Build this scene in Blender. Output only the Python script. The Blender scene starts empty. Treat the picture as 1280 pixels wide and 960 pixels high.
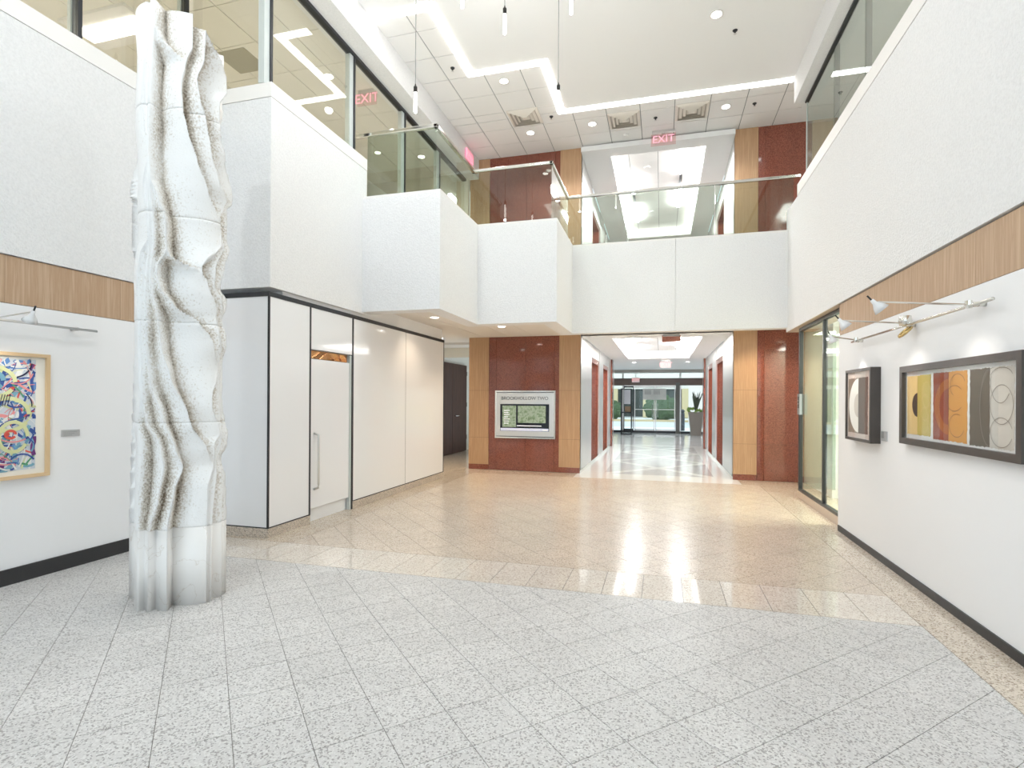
import bpy, bmesh, math, random
from mathutils import Matrix, Vector
R = math.radians
scn = bpy.context.scene
COL = scn.collection

# ------------------------------------------------------------------ camera, world, exposure
cam_d = bpy.data.cameras.new('camera')
cam = bpy.data.objects.new('camera', cam_d)
COL.objects.link(cam)
cam_d.sensor_width = 36.0
cam_d.lens = 675.0 / 1280.0 * 36.0
cam_d.shift_y = 20.0 / 1280.0
cam_d.clip_start = 0.05
cam_d.clip_end = 300
cam.matrix_world = Matrix.Translation((0, 0, 1.5)) @ Matrix.Rotation(R(15.5), 4, 'Z') @ Matrix.Rotation(R(90), 4, 'X') @ Matrix.Rotation(0.006, 4, 'Z')
scn.camera = cam

w = bpy.data.worlds.new('sky')
scn.world = w
w.use_nodes = True
bg = w.node_tree.nodes['Background']
bg.inputs['Color'].default_value = (0.74, 0.89, 1.0, 1)
bg.inputs['Strength'].default_value = 3.3

vs = scn.view_settings
vs.view_transform = 'Standard'
vs.look = 'None'
vs.gamma = 1.0
vs.use_curve_mapping = False
vs.exposure = -0.67
LAMP = 1.0        # common factor on every lamp of the building


# ------------------------------------------------------------------ materials
def lin(c):
    c = c / 255.0
    return c / 12.92 if c <= 0.04045 else ((c + 0.055) / 1.055) ** 2.4


def S(r, g, b):
    return (lin(r), lin(g), lin(b), 1)


MAT = {}


def mat(name, col, rough=0.5, metal=0.0, spec=0.5, emit=None, estr=0.0):
    if name in MAT:
        return MAT[name]
    m = bpy.data.materials.new(name)
    m.use_nodes = True
    p = m.node_tree.nodes['Principled BSDF']
    p.inputs['Base Color'].default_value = col
    p.inputs['Roughness'].default_value = rough
    p.inputs['Metallic'].default_value = metal
    p.inputs['Specular IOR Level'].default_value = spec
    if emit:
        p.inputs['Emission Color'].default_value = emit
        p.inputs['Emission Strength'].default_value = estr
    MAT[name] = m
    return m


def N(m, t, **kw):
    n = m.node_tree.nodes.new(t)
    for k, v in kw.items():
        setattr(n, k, v)
    return n


def L(m, a, b):
    m.node_tree.links.new(a, b)


def pos(m, scale=(1, 1, 1), rot=(0, 0, 0)):
    g = N(m, 'ShaderNodeNewGeometry')
    mp = N(m, 'ShaderNodeMapping')
    mp.inputs['Scale'].default_value = scale
    mp.inputs['Rotation'].default_value = rot
    L(m, g.outputs['Position'], mp.inputs['Vector'])
    return mp.outputs['Vector']


def ramp(m, fac, stops):
    r = N(m, 'ShaderNodeValToRGB')
    e = r.color_ramp.elements
    while len(e) < len(stops):
        e.new(0.5)
    for i, (p, c) in enumerate(stops):
        e[i].position = p
        e[i].color = c
    L(m, fac, r.inputs['Fac'])
    return r.outputs['Color']


def bump(m, h, strength, dist):
    b = N(m, 'ShaderNodeBump')
    b.inputs['Strength'].default_value = strength
    b.inputs['Distance'].default_value = dist
    L(m, h, b.inputs['Height'])
    L(m, b.outputs['Normal'], m.node_tree.nodes['Principled BSDF'].inputs['Normal'])


def P(m):
    return m.node_tree.nodes['Principled BSDF']


def stucco(name, col):
    m = mat(name, col, 0.9, spec=0.2)
    v = pos(m)
    n = N(m, 'ShaderNodeTexNoise')
    n.inputs['Scale'].default_value = 55
    n.inputs['Detail'].default_value = 5
    n.inputs['Roughness'].default_value = 0.65
    L(m, v, n.inputs['Vector'])
    c2 = tuple(x * 0.93 for x in col[:3]) + (1,)
    L(m, ramp(m, n.outputs['Fac'], [(0.35, c2), (0.6, col)]), P(m).inputs['Base Color'])
    bump(m, n.outputs['Fac'], 0.55, 0.02)
    return m


def granite(name, base, dark, light, rough, scale=70, spec=0.5, amount=0.5):
    m = mat(name, base, rough, spec=spec)
    v = pos(m)
    n = N(m, 'ShaderNodeTexVoronoi')
    n.inputs['Scale'].default_value = scale
    L(m, v, n.inputs['Vector'])
    sep = N(m, 'ShaderNodeSeparateColor')
    L(m, n.outputs['Color'], sep.inputs['Color'])
    c1 = ramp(m, sep.outputs[0], [(0.0, dark), (amount * 0.45, dark), (amount * 0.6, base), (0.7, base), (0.85, light)])
    n2 = N(m, 'ShaderNodeTexNoise')
    n2.inputs['Scale'].default_value = 2.2
    n2.inputs['Detail'].default_value = 3
    L(m, v, n2.inputs['Vector'])
    oi = N(m, 'ShaderNodeObjectInfo')
    ad = N(m, 'ShaderNodeMath', operation='MULTIPLY_ADD')
    ad.inputs[1].default_value = 0.05
    L(m, oi.outputs['Random'], ad.inputs[0])
    mr = N(m, 'ShaderNodeMapRange')
    mr.inputs[1].default_value = 0.3
    mr.inputs[2].default_value = 0.7
    mr.inputs[3].default_value = 0.93
    mr.inputs[4].default_value = 1.02
    L(m, n2.outputs['Fac'], mr.inputs[0])
    L(m, mr.outputs[0], ad.inputs[2])
    mx = N(m, 'ShaderNodeVectorMath', operation='SCALE')
    L(m, c1, mx.inputs[0])
    L(m, ad.outputs[0], mx.inputs['Scale'])
    L(m, mx.outputs[0], P(m).inputs['Base Color'])
    return m


def wood(name, c1, c2, rough=0.45, sx=26, axis='z'):
    m = mat(name, c1, rough)
    sc = {'z': (sx, sx, 1.1)}[axis]
    v = pos(m, sc)
    n = N(m, 'ShaderNodeTexNoise')
    n.inputs['Scale'].default_value = 1.0
    n.inputs['Detail'].default_value = 6
    n.inputs['Roughness'].default_value = 0.6
    n.inputs['Distortion'].default_value = 0.4
    L(m, v, n.inputs['Vector'])
    L(m, ramp(m, n.outputs['Fac'], [(0.3, c1), (0.5, c2), (0.62, c1), (0.75, c2)]), P(m).inputs['Base Color'])
    return m


def glassmat(name, tint, refl=0.0, rough=0.0):
    m = bpy.data.materials.new(name)
    m.use_nodes = True
    nt = m.node_tree
    nt.nodes.clear()
    o = N(m, 'ShaderNodeOutputMaterial')
    t = N(m, 'ShaderNodeBsdfTransparent')
    t.inputs['Color'].default_value = tint
    g = N(m, 'ShaderNodeBsdfGlossy')
    g.inputs['Roughness'].default_value = rough
    g.inputs['Color'].default_value = (0.95, 1, 0.98, 1)
    f = N(m, 'ShaderNodeFresnel')
    f.inputs['IOR'].default_value = 1.45
    a = N(m, 'ShaderNodeMath', operation='ADD')
    a.inputs[1].default_value = refl
    L(m, f.outputs[0], a.inputs[0])
    gb = N(m, 'ShaderNodeNewGeometry')          # only the outer skin of a pane reflects
    iv = N(m, 'ShaderNodeMath', operation='SUBTRACT')
    iv.inputs[0].default_value = 1.0
    L(m, gb.outputs['Backfacing'], iv.inputs[1])
    ml = N(m, 'ShaderNodeMath', operation='MULTIPLY')
    L(m, a.outputs[0], ml.inputs[0])
    L(m, iv.outputs[0], ml.inputs[1])
    mx = N(m, 'ShaderNodeMixShader')
    L(m, ml.outputs[0], mx.inputs[0])
    L(m, t.outputs[0], mx.inputs[1])
    L(m, g.outputs[0], mx.inputs[2])
    L(m, mx.outputs[0], o.inputs['Surface'])
    MAT[name] = m
    return m


def emis(name, col, s):
    m = bpy.data.materials.new(name)
    m.use_nodes = True
    p = P(m)
    p.inputs['Base Color'].default_value = (0.8, 0.8, 0.8, 1)
    p.inputs['Emission Color'].default_value = col
    p.inputs['Emission Strength'].default_value = s
    MAT[name] = m
    return m


paint = mat('white wall paint', S(248, 248, 249), 0.55, spec=0.3)
paint_ceiling = mat('white ceiling paint', S(250, 250, 249), 0.7, spec=0.25)
cream = mat('cream wall paint', S(236, 232, 220), 0.7)
tilecream = mat('cream acoustic tile', S(240, 237, 228), 0.9, spec=0.1)
tilewhite = mat('white acoustic tile', S(249, 248, 246), 0.9, spec=0.1)
gridgrey = mat('ceiling grid metal', S(150, 150, 150), 0.6)
stucco_m = stucco('white stucco', S(247, 247, 247))
capwhite = mat('white painted cap', S(246, 244, 241), 0.5)
black = mat('black metal', S(38, 40, 45), 0.35)
rubber = mat('black baseboard', S(48, 48, 50), 0.45)
mull = mat('aluminium mullion', S(205, 212, 210), 0.4, 0.0)
steel = mat('brushed steel', S(222, 222, 220), 0.33, 1.0)
steel_bright = mat('polished steel', S(226, 224, 218), 0.12, 1.0)
chrome = mat('chrome', S(230, 230, 230), 0.08, 1.0)
panelwhite = mat('glossy white panel', S(248, 248, 249), 0.07)
bronze = mat('bronze plate', S(176, 138, 92), 0.45, 0.25)
copper = mat('wavy copper', S(214, 160, 110), 0.22, 1.0)
oak = wood('light oak laminate', S(204, 176, 148), S(186, 154, 124), 0.5)
goldwood = wood('golden ribbed veneer', S(200, 164, 128), S(180, 142, 106), 0.38, 60)
darkwood = wood('dark walnut', S(92, 58, 44), S(66, 41, 31), 0.6)
redgranite = granite('polished red granite', S(140, 80, 66), S(108, 58, 46), S(158, 98, 80), 0.06, 150, 0.6, 0.6)
redgranite2 = granite('red granite jamb', S(138, 74, 56), S(110, 56, 44), S(156, 92, 72), 0.08, 150, 0.6, 0.6)
gran_field = granite('honed pale granite', S(211, 208, 205), S(164, 160, 157), S(224, 222, 219), 0.36, 135, 0.28, 0.36)
gran_back = granite('warm polished granite', S(212, 197, 180), S(176, 160, 144), S(224, 212, 198), 0.22, 135, 0.35, 0.36)
gran_band = granite('polished tan granite', S(224, 214, 202), S(190, 175, 160), S(234, 228, 218), 0.07, 125, 0.6, 0.38)
gran_dark = granite('tan border granite', S(214, 200, 182), S(164, 146, 128), S(228, 216, 200), 0.10, 125, 0.5, 0.42)
gran_base = granite('speckled granite base', S(208, 194, 178), S(158, 146, 134), S(224, 214, 202), 0.3, 150, 0.4, 0.45)
grout = mat('grout', S(140, 134, 128), 0.8)
corr_grey = granite('grey polished corridor stone', S(212, 211, 210), S(190, 189, 188), S(222, 221, 220), 0.1, 90, 0.6, 0.3)
corr_white = mat('white polished corridor stone', S(244, 243, 240), 0.08)
glass_clear = glassmat('clear glass', (0.93, 0.97, 0.95, 1), 0.0)
glass_rail = glassmat('green tinted rail glass', (0.80, 0.85, 0.81, 1), 0.02)
glass_art = glassmat('picture glass', (0.985, 0.99, 0.99, 1), 0.0)
glass_store = glassmat('pale storefront glass', (0.90, 0.95, 0.91, 1), 0.0)
glass_upper = glassmat('upper glazing', (0.95, 0.945, 0.91, 1), 0.05)
glass_upper_r = glassmat('upper glazing right', (0.78, 0.82, 0.80, 1), 0.12)
e_strip = emis('strip light diffuser', (1.0, 0.985, 0.96, 1), 14.0 * LAMP)
e_linear = emis('linear light diffuser', (0.98, 0.99, 1.0, 1), 95.0 * LAMP)
e_cove = emis('cove light', (1.0, 0.985, 0.96, 1), 34.0 * LAMP)
e_disc = emis('downlight lens', (1.0, 0.95, 0.88, 1), 22.0 * LAMP)
e_bulb = emis('glowing pendant rod', (1.0, 0.98, 0.94, 1), 9.0 * LAMP)
e_pink = emis('lit pink acrylic', (1.0, 0.10, 0.28, 1), 1.4)
e_red = emis('lit red letters', (1.0, 0.05, 0.06, 1), 1.6)
e_signwhite = emis('lit exit sign face', (1.0, 0.86, 0.84, 1), 0.25)
e_panel = emis('office light panel', (1.0, 0.99, 0.97, 1), 6.0 * LAMP)


# ------------------------------------------------------------------ mesh helpers
WLOC = {}


def link(o, parent=None):
    COL.objects.link(o)
    if parent is not None:
        o.parent = parent
        o.location = -WLOC.get(parent.name, Vector((0, 0, 0)))
    return o


def tag(o, label, cat, group=None, kind=None):
    o['label'] = label
    o['category'] = cat
    if group:
        o['group'] = group
    if kind:
        o['kind'] = kind
    return o


def empty(name, loc, label=None, cat=None, group=None, kind=None):
    o = bpy.data.objects.new(name, None)
    o.empty_display_size = 0.1
    COL.objects.link(o)
    o.location = loc
    WLOC[o.name] = Vector(loc)
    if label:
        tag(o, label, cat, group, kind)
    return o


def raw(name, vs_, fs, m, parent=None, smooth=False):
    me = bpy.data.meshes.new(name)
    me.from_pydata(vs_, [], fs)
    me.update()
    ms = m if isinstance(m, (list, tuple)) else [m]
    for x in ms:
        me.materials.append(x)
    if smooth:
        for p in me.polygons:
            p.use_smooth = True
    return link(bpy.data.objects.new(name, me), parent)


class MB:
    def __init__(self):
        self.v = []
        self.f = []
        self.mi = []

    def add(self, vs_, fs, mi=0):
        n = len(self.v)
        self.v += [tuple(p) for p in vs_]
        for f in fs:
            self.f.append([i + n for i in f])
            self.mi.append(mi)
        return self

    def box(self, x0, x1, y0, y1, z0, z1, mi=0):
        x0, x1 = min(x0, x1), max(x0, x1)
        y0, y1 = min(y0, y1), max(y0, y1)
        z0, z1 = min(z0, z1), max(z0, z1)
        return self.add([(x0, y0, z0), (x1, y0, z0), (x1, y1, z0), (x0, y1, z0), (x0, y0, z1), (x1, y0, z1), (x1, y1, z1), (x0, y1, z1)],
                        [(0, 3, 2, 1), (4, 5, 6, 7), (0, 1, 5, 4), (1, 2, 6, 5), (2, 3, 7, 6), (3, 0, 4, 7)], mi)

    def prism(self, poly, z0, z1, mi=0):
        n = len(poly)
        return self.add([(p[0], p[1], z0) for p in poly] + [(p[0], p[1], z1) for p in poly],
                        [tuple(range(n - 1, -1, -1)), tuple(range(n, 2 * n))] + [(i, (i + 1) % n, n + (i + 1) % n, n + i) for i in range(n)], mi)

    def tube(self, pts, rad, seg=8, mi=0, radii=None):
        pts = [Vector(p) for p in pts]
        rings = []
        for i, p in enumerate(pts):
            d = (pts[min(i + 1, len(pts) - 1)] - pts[max(i - 1, 0)]).normalized()
            a = Vector((0, 0, 1)) if abs(d.z) < 0.9 else Vector((1, 0, 0))
            u = d.cross(a).normalized()
            v = d.cross(u).normalized()
            r = radii[i] if radii else rad
            rings.append([p + (u * math.cos(2 * math.pi * k / seg) + v * math.sin(2 * math.pi * k / seg)) * r for k in range(seg)])
        vs_ = [q for r_ in rings for q in r_]
        fs = []
        for i in range(len(pts) - 1):
            for k in range(seg):
                fs.append((i * seg + k, i * seg + (k + 1) % seg, (i + 1) * seg + (k + 1) % seg, (i + 1) * seg + k))
        fs.append(tuple(range(seg - 1, -1, -1)))
        fs.append(tuple(range((len(pts) - 1) * seg, len(pts) * seg)))
        return self.add(vs_, fs, mi)

    def lathe(self, prof, c, seg=20, mi=0):
        vs_ = []
        for r, z in prof:
            for k in range(seg):
                a = 2 * math.pi * k / seg
                vs_.append((c[0] + r * math.cos(a), c[1] + r * math.sin(a), c[2] + z))
        fs = []
        for i in range(len(prof) - 1):
            for k in range(seg):
                fs.append((i * seg + k, i * seg + (k + 1) % seg, (i + 1) * seg + (k + 1) % seg, (i + 1) * seg + k))
        fs.append(tuple(range(seg - 1, -1, -1)))
        fs.append(tuple(range((len(prof) - 1) * seg, len(prof) * seg)))
        return self.add(vs_, fs, mi)

    def build(self, name, m, parent=None, smooth=False, bevel=0):
        o = raw(name, self.v, self.f, m, parent)
        for i, p in enumerate(o.data.polygons):
            p.material_index = self.mi[i]
            if smooth:
                p.use_smooth = True
        if bevel:
            b = o.modifiers.new('bevel', 'BEVEL')
            b.width = bevel
            b.segments = 2
            b.limit_method = 'ANGLE'
        return o


def box(name, x0, x1, y0, y1, z0, z1, m, parent=None, bevel=0):
    return MB().box(x0, x1, y0, y1, z0, z1).build(name, m, parent, bevel=bevel)


def text(name, s, size, m, parent, loc, rot, depth=0.003, align='CENTER', spacing=1.0):
    cu = bpy.data.curves.new(name, 'FONT')
    cu.body = s
    cu.size = size
    cu.extrude = depth
    cu.align_x = align
    cu.align_y = 'CENTER'
    cu.space_character = spacing
    t = bpy.data.objects.new(name + '_tmp', cu)
    COL.objects.link(t)
    bpy.context.view_layer.update()
    me = bpy.data.meshes.new_from_object(t)
    COL.objects.unlink(t)
    bpy.data.objects.remove(t)
    me.materials.clear()
    me.materials.append(m)
    M = Matrix.Translation(loc) @ rot.to_4x4()
    me.transform(M)
    return link(bpy.data.objects.new(name, me), parent)


def struct(o, label, cat):
    return tag(o, label, cat, kind='structure')


ROT_FRONT = Matrix.Rotation(R(90), 3, 'X')                     # text facing -Y
ROT_PX = Matrix.Rotation(R(90), 3, 'Z') @ Matrix.Rotation(R(90), 3, 'X')   # facing +X

# ------------------------------------------------------------------ levels and planes
XL, XR = -5.02, 2.00          # white picture walls
XP = -4.07                    # partition face
YB = 11.1                     # granite back wall
CEIL, SOFF = 6.70, 2.85
YF = -3.0                     # glazed front behind the camera


# ------------------------------------------------------------------ floor
def clip(poly, x0, x1, y0, y1):
    def cut(pts, inside, inter):
        out = []
        for i in range(len(pts)):
            a, b = pts[i - 1], pts[i]
            ia, ib = inside(a), inside(b)
            if ib:
                if not ia:
                    out.append(inter(a, b))
                out.append(b)
            elif ia:
                out.append(inter(a, b))
        return out

    def ix(c):
        return lambda a, b: (c, a[1] + (b[1] - a[1]) * (c - a[0]) / (b[0] - a[0]))

    def iy(c):
        return lambda a, b: (a[0] + (b[0] - a[0]) * (c - a[1]) / (b[1] - a[1]), c)
    for ins, it in ((lambda p: p[0] >= x0, ix(x0)), (lambda p: p[0] <= x1, ix(x1)), (lambda p: p[1] >= y0, iy(y0)), (lambda p: p[1] <= y1, iy(y1))):
        poly = cut(poly, ins, it)
        if len(poly) < 3:
            return []
    return poly


def area(p):
    return abs(sum(p[i - 1][0] * p[i][1] - p[i][0] * p[i - 1][1] for i in range(len(p)))) / 2


GAP = 0.0022
floor = box('floor', -9, 5, YF, 10.5, -0.2, -0.004, grout)
struct(floor, 'pale speckled granite tile floor of the lobby laid diagonally', 'floor')
G = 0.4275
pieces = []   # (distance, polygon, material)
BY0, BY1 = 4.22, 4.80
XBL, XBR = -3.72, 1.69
fields = [(-5.02, XBR, YF, BY0 - 0.0, gran_field), (XBL, XBR, BY1, 10.5, gran_back)]
for (x0, x1, y0, y1, mm) in fields:
    for i in range(-30, 60):
        for j in range(-60, 40):
            s0, s1 = 0.149 + G * i + GAP, 0.149 + G * (i + 1) - GAP      # x+y
            d0, d1 = 0.0 + G * j + GAP, 0.0 + G * (j + 1) - GAP          # x-y
            poly = [((s0 + d0) / 2, (s0 - d0) / 2), ((s0 + d1) / 2, (s0 - d1) / 2), ((s1 + d1) / 2, (s1 - d1) / 2), ((s1 + d0) / 2, (s1 - d0) / 2)]
            cx_, cy_ = sum(p[0] for p in poly) / 4, sum(p[1] for p in poly) / 4
            if cx_ < x0 - 0.3 or cx_ > x1 + 0.3 or cy_ < y0 - 0.3 or cy_ > y1 + 0.3:
                continue
            q = clip(poly, x0 + GAP, x1 - GAP, y0 + GAP, y1 - GAP)
            if len(q) < 3 or area(q) < 0.0004:
                continue
            pieces.append((q, mm or gran_field, 'd'))
# cross band and wall borders
xb = -5.02
while xb < XBR - 0.05:
    pieces.append(([(xb + GAP, BY0 + GAP), (min(xb + 0.305, XBR) - GAP, BY0 + GAP), (min(xb + 0.305, XBR) - GAP, BY1 - GAP), (xb + GAP, BY1 - GAP)], gran_band, 'b'))
    xb += 0.305
pieces.append(([(XL, BY1 + GAP), (XBL - GAP, BY1 + GAP), (XBL - GAP, 5.54 - GAP), (XL, 5.54 - GAP)], gran_dark, 'b'))
yb = YF
while yb < 10.45:
    y1 = min(yb + 0.61, 10.5)
    pieces.append(([(XBR + GAP, yb + GAP), (2.6, yb + GAP), (2.6, y1 - GAP), (XBR + GAP, y1 - GAP)], gran_dark, 'b'))
    if yb >= 5.4:
        pieces.append(([(XP - 0.1, yb + GAP), (XBL - GAP, yb + GAP), (XBL - GAP, y1 - GAP), (XP - 0.1, y1 - GAP)], gran_dark, 'b'))
    yb += 0.61


def view_u(x, y):
    xc = x * math.cos(R(15.5)) + y * math.sin(R(15.5))
    zc = -x * math.sin(R(15.5)) + y * math.cos(R(15.5))
    return xc, zc


vis, hid = [], []
for pc in pieces:
    q = pc[0]
    cx_, cy_ = sum(p[0] for p in q) / len(q), sum(p[1] for p in q) / len(q)
    xc, zc = view_u(cx_, cy_)
    if zc > 1.7 and abs(xc) / zc < 1.12:
        vis.append((zc, pc))
    else:
        hid.append(pc)
vis.sort(key=lambda t: t[0])
FULL = None
for k, (zc, (q, mm, kk)) in enumerate(vis):
    if k >= 298:
        hid.append((q, mm, kk))
        continue
    cx_, cy_ = sum(p[0] for p in q) / len(q), sum(p[1] for p in q) / len(q)
    loc = [(p[0] - cx_, p[1] - cy_) for p in q]
    full = kk == 'd' and mm is gran_field and len(q) == 4 and abs(area(q) - ((G - 2 * GAP) ** 2) / 2) < 1e-5
    if full and FULL is not None:
        o = bpy.data.objects.new('tile', FULL)
        COL.objects.link(o)
    else:
        o = MB().prism(loc, -0.012, 0.0).build('tile', mm)
        if full:
            FULL = o.data
    o.parent = floor
    o.location = (cx_, cy_, 0)
fb = {}
for (q, mm, kk) in hid:
    fb.setdefault(mm.name, MB()).prism(q, -0.012, 0.0)
for n_, b_ in fb.items():
    o = b_.build('tile_field', MAT[n_], floor)
    o['kind'] = 'stuff'

# alcove floor behind the partition and small areas outside
box('alcove_paving', -6.2, XP - 0.1, 9.0, 16.5, -0.012, 0.0, gran_dark, floor)
box('edge_paving', XP - 0.1, 3.2, 10.5, YB + 0.6, -0.014, -0.0035, gran_dark, floor)

# corridor floor
cf = box('floor_corridor', -1.66, 1.40, 10.5, 26.2, -0.2, -0.004, grout)
struct(cf, 'glossy corridor floor with white crossing bands between the lifts', 'floor')
box('far_paving', -4.2, 4.2, 18.9, 26.2, -0.2, -0.001, corr_grey, cf)
CI = (-1.14, 1.0, 11.25, 18.6)
box('white_border', -1.66, CI[0], 10.5, 18.9, -0.01, 0.0, corr_white, cf)
box('white_border', CI[1], 1.40, 10.5, 18.9, -0.01, 0.0, corr_white, cf)
box('white_border', CI[0], CI[1], 10.5, CI[2], -0.01, 0.0, corr_white, cf)
box('white_border', CI[0], CI[1], CI[3], 18.9, -0.01, 0.0, corr_white, cf)
box('grey_stone', CI[0], CI[1], CI[2], CI[3], -0.01, -0.001, corr_grey, cf)
for k in range(3):
    ya = CI[2] + k * 2.45
    yc = ya + 2.45
    for (xa, xe) in ((CI[0], CI[1]), (CI[1], CI[0])):
        d = Vector((xe - xa, yc - ya, 0)).normalized()
        n_ = Vector((-d.y, d.x, 0)) * 0.085
        a, b = Vector((xa, ya, 0)), Vector((xe, yc, 0))
        MB().prism([(a - n_)[:2], (b - n_)[:2], (b + n_)[:2], (a + n_)[:2]], -0.008, 0.0006 + 0.0002 * (xe > xa)).build('white_cross_band', corr_white, cf)

# ------------------------------------------------------------------ left picture wall
wl = box('wall_left', XL - 0.2, XL, YF, 4.95, 0.0, 2.245, paint)
struct(wl, 'white picture wall on the left behind the fluted sculpture', 'wall')
for k in range(9):
    y0 = 4.95 - (k + 1) * 0.95
    box('oak_panel', XL - 0.2, XL - 0.004, max(y0, YF), y0 + 0.948, 2.25, 2.628, oak, wl)
bbl = box('baseboard_left', XL, XL + 0.016, YF, 4.9, 0.0, 0.127, rubber)
struct(bbl, 'tall black baseboard under the white wall on the left', 'baseboard')
wlu = box('wall_left_upper', XL - 0.2, XL + 0.01, YF, 4.95, 2.635, 4.53, stucco_m)
struct(wlu, 'white stucco parapet above the oak band on the left', 'wall')
box('cap', XL - 0.3, XL + 0.014, YF, 4.95, 4.535, 4.70, capwhite, wlu)

# stucco block over the partition
b1 = empty('wall_partition_upper', (XP, 4.9, 2.70), 'tall white stucco block above the glossy white partition', 'wall', kind='structure')
BX = XP + 0.02
box('stucco_panel', XL - 0.05, BX, 4.88, 5.13, 2.70, 4.735, stucco_m, b1)
box('stucco_panel', BX - 0.25, BX, 5.13, 6.83, 2.70, 4.735, stucco_m, b1)
box('cap', XL - 0.05, BX + 0.004, 4.876, 5.134, 4.74, 4.895, capwhite, b1)
box('cap', BX - 0.25, BX + 0.004, 5.134, 6.83, 4.74, 4.895, capwhite, b1)

# stepped balcony
bal = empty('wall_balcony', (-1.5, 9.8, 2.72), 'stepped white stucco balcony front crossing the back of the lobby', 'balcony', kind='structure')
Y2, X2, Y3, X3, Y4 = 6.72, -2.88, 8.25, -1.58, 9.78
ZT = 4.33
T = 0.25
for (x0, x1, y0, y1) in ((BX - 0.02, X2, Y2, Y2 + T), (X2 - T, X2, Y2 + T, Y3), (X2 - T, X3, Y3, Y3 + T), (X3 - T, X3, Y3 + T, Y4), (X3 - T, 0.213, Y4, Y4 + T), (0.217, 2.2, Y4, Y4 + T)):
    box('stucco_panel', x0, x1, y0, y1, 2.72, ZT - 0.03, stucco_m, bal)
    box('cap', x0, x1, y0 - 0.0, y1, ZT - 0.03, ZT, capwhite, bal)
# balcony slab with soffit boards
slab = MB()
slab.box(-9.0, X2 - T, Y2 + T, 12.0, SOFF + 0.03, 3.4)
slab.box(X2 - T, X3 - T, Y3 + T, 12.0, SOFF + 0.03, 3.4)
slab.box(X3 - T, 3.2, Y4 + T, 12.0, SOFF + 0.03, 3.4)
so = slab.build('ceiling_soffit', paint_ceiling)
struct(so, 'white boarded soffit under the stepped balcony', 'ceiling')
sfm = mat('soffit board', S(238, 234, 228), 0.7)
for (x0, x1, y0, y1) in ((-6.2, -4.9, 6.97, 12), (-4.9, -3.7, 6.97, 12), (-3.7, X2 - T, 6.97, 12), (X2 - T, -2.6, 8.5, 11.3), (-2.6, X3 - T, 8.5, 11.3), (X3 - T, -0.6, 10.03, 11.3), (-0.6, 0.6, 10.03, 11.3), (0.6, 1.8, 10.03, 11.3), (1.8, 3.2, 10.03, 11.3)):
    box('soffit_board', x0 + 0.005, x1 - 0.005, y0, y1, SOFF, SOFF + 0.03, sfm, so)

# ------------------------------------------------------------------ right picture wall
wr = box('wall_right', XR, XR + 0.2, YF, 7.13, 0.0, 2.275, paint)
struct(wr, 'white picture wall on the right with two framed prints', 'wall')
for k in range(11):
    y0 = 7.13 - (k + 1) * 0.95
    box('oak_panel', XR + 0.003, XR + 0.2, max(y0, YF), y0 + 0.948, 2.28, 2.64, oak, wr)
bbr = box('baseboard_right', XR - 0.012, XR, YF, 7.1, 0.0, 0.066, rubber)
struct(bbr, 'low black baseboard along the white wall on the right', 'baseboard')
wru = box('wall_right_upper', XR - 0.012, XR + 0.25, YF, Y4 + 0.1, 2.655, 4.655, stucco_m)
struct(wru, 'white stucco parapet above the oak band on the right', 'wall')
box('cap', XR - 0.016, XR + 0.25, YF, 9.15, 4.66, 4.83, capwhite, wru)

# ------------------------------------------------------------------ white panel partition
wp = empty('wall_partition', (XP, 7.3, 0), 'glossy white panel partition with black trim on the left', 'wall', kind='structure')
ZB, ZP = 0.10, 2.60


def ppanel(y0, y1, z0=ZB + 0.012, z1=ZP):
    box('panel', XP - 0.05, XP, y0, y1, z0, z1, panelwhite, wp)


ppanel(4.905, 5.585)
ppanel(6.545, 8.105)
ppanel(8.115, 9.70)
ppanel(5.615, 6.505, 2.10)
box('panel', XL, XP - 0.012, 4.888, 4.93, ZB + 0.012, ZP, panelwhite, wp)
box('trim', XL, XP + 0.006, 4.88, 4.905, ZP, 2.65, black, wp)
box('trim', XP - 0.05, XP + 0.006, 4.905, 9.73, ZP, 2.65, black, wp)
box('trim', XP - 0.012, XP + 0.004, 4.884, 4.905, ZB, ZP, black, wp)
box('trim', XP - 0.05, XP + 0.003, 5.585, 5.615, ZB, ZP, black, wp)
box('trim', XP - 0.05, XP + 0.003, 6.505, 6.545, 0.0, ZP, black, wp)
box('trim', XP - 0.05, XP + 0.001, 8.105, 8.115, ZB, ZP, gridgrey, wp)
box('trim', XP - 0.05, XP + 0.003, 9.70, 9.73, ZB, ZP, black, wp)
box('trim', XP - 0.05, XP + 0.002, 4.9, 5.60, ZB, ZB + 0.012, black, wp)
box('trim', XP - 0.05, XP + 0.002, 6.52, 9.72, ZB, ZB + 0.012, black, wp)
box('trim', XL, XP, 4.886, 4.93, ZB, ZB + 0.012, black, wp)
box('granite_base', XP - 0.05, XP + 0.012, 4.876, 5.60, 0, ZB, gran_base, wp)
box('granite_base', XP - 0.05, XP + 0.012, 6.53, 9.73, 0, ZB, gran_base, wp)
box('granite_base', XL, XP - 0.05, 4.876, 4.93, 0, ZB, gran_base, wp)
box('core', XL, XP - 0.06, 4.935, 9.70, 0, 2.64, paint, wp)
box('upper_closure', XL, XP - 0.03, 5.14, 9.70, 2.652, SOFF, paint, wp)

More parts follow.
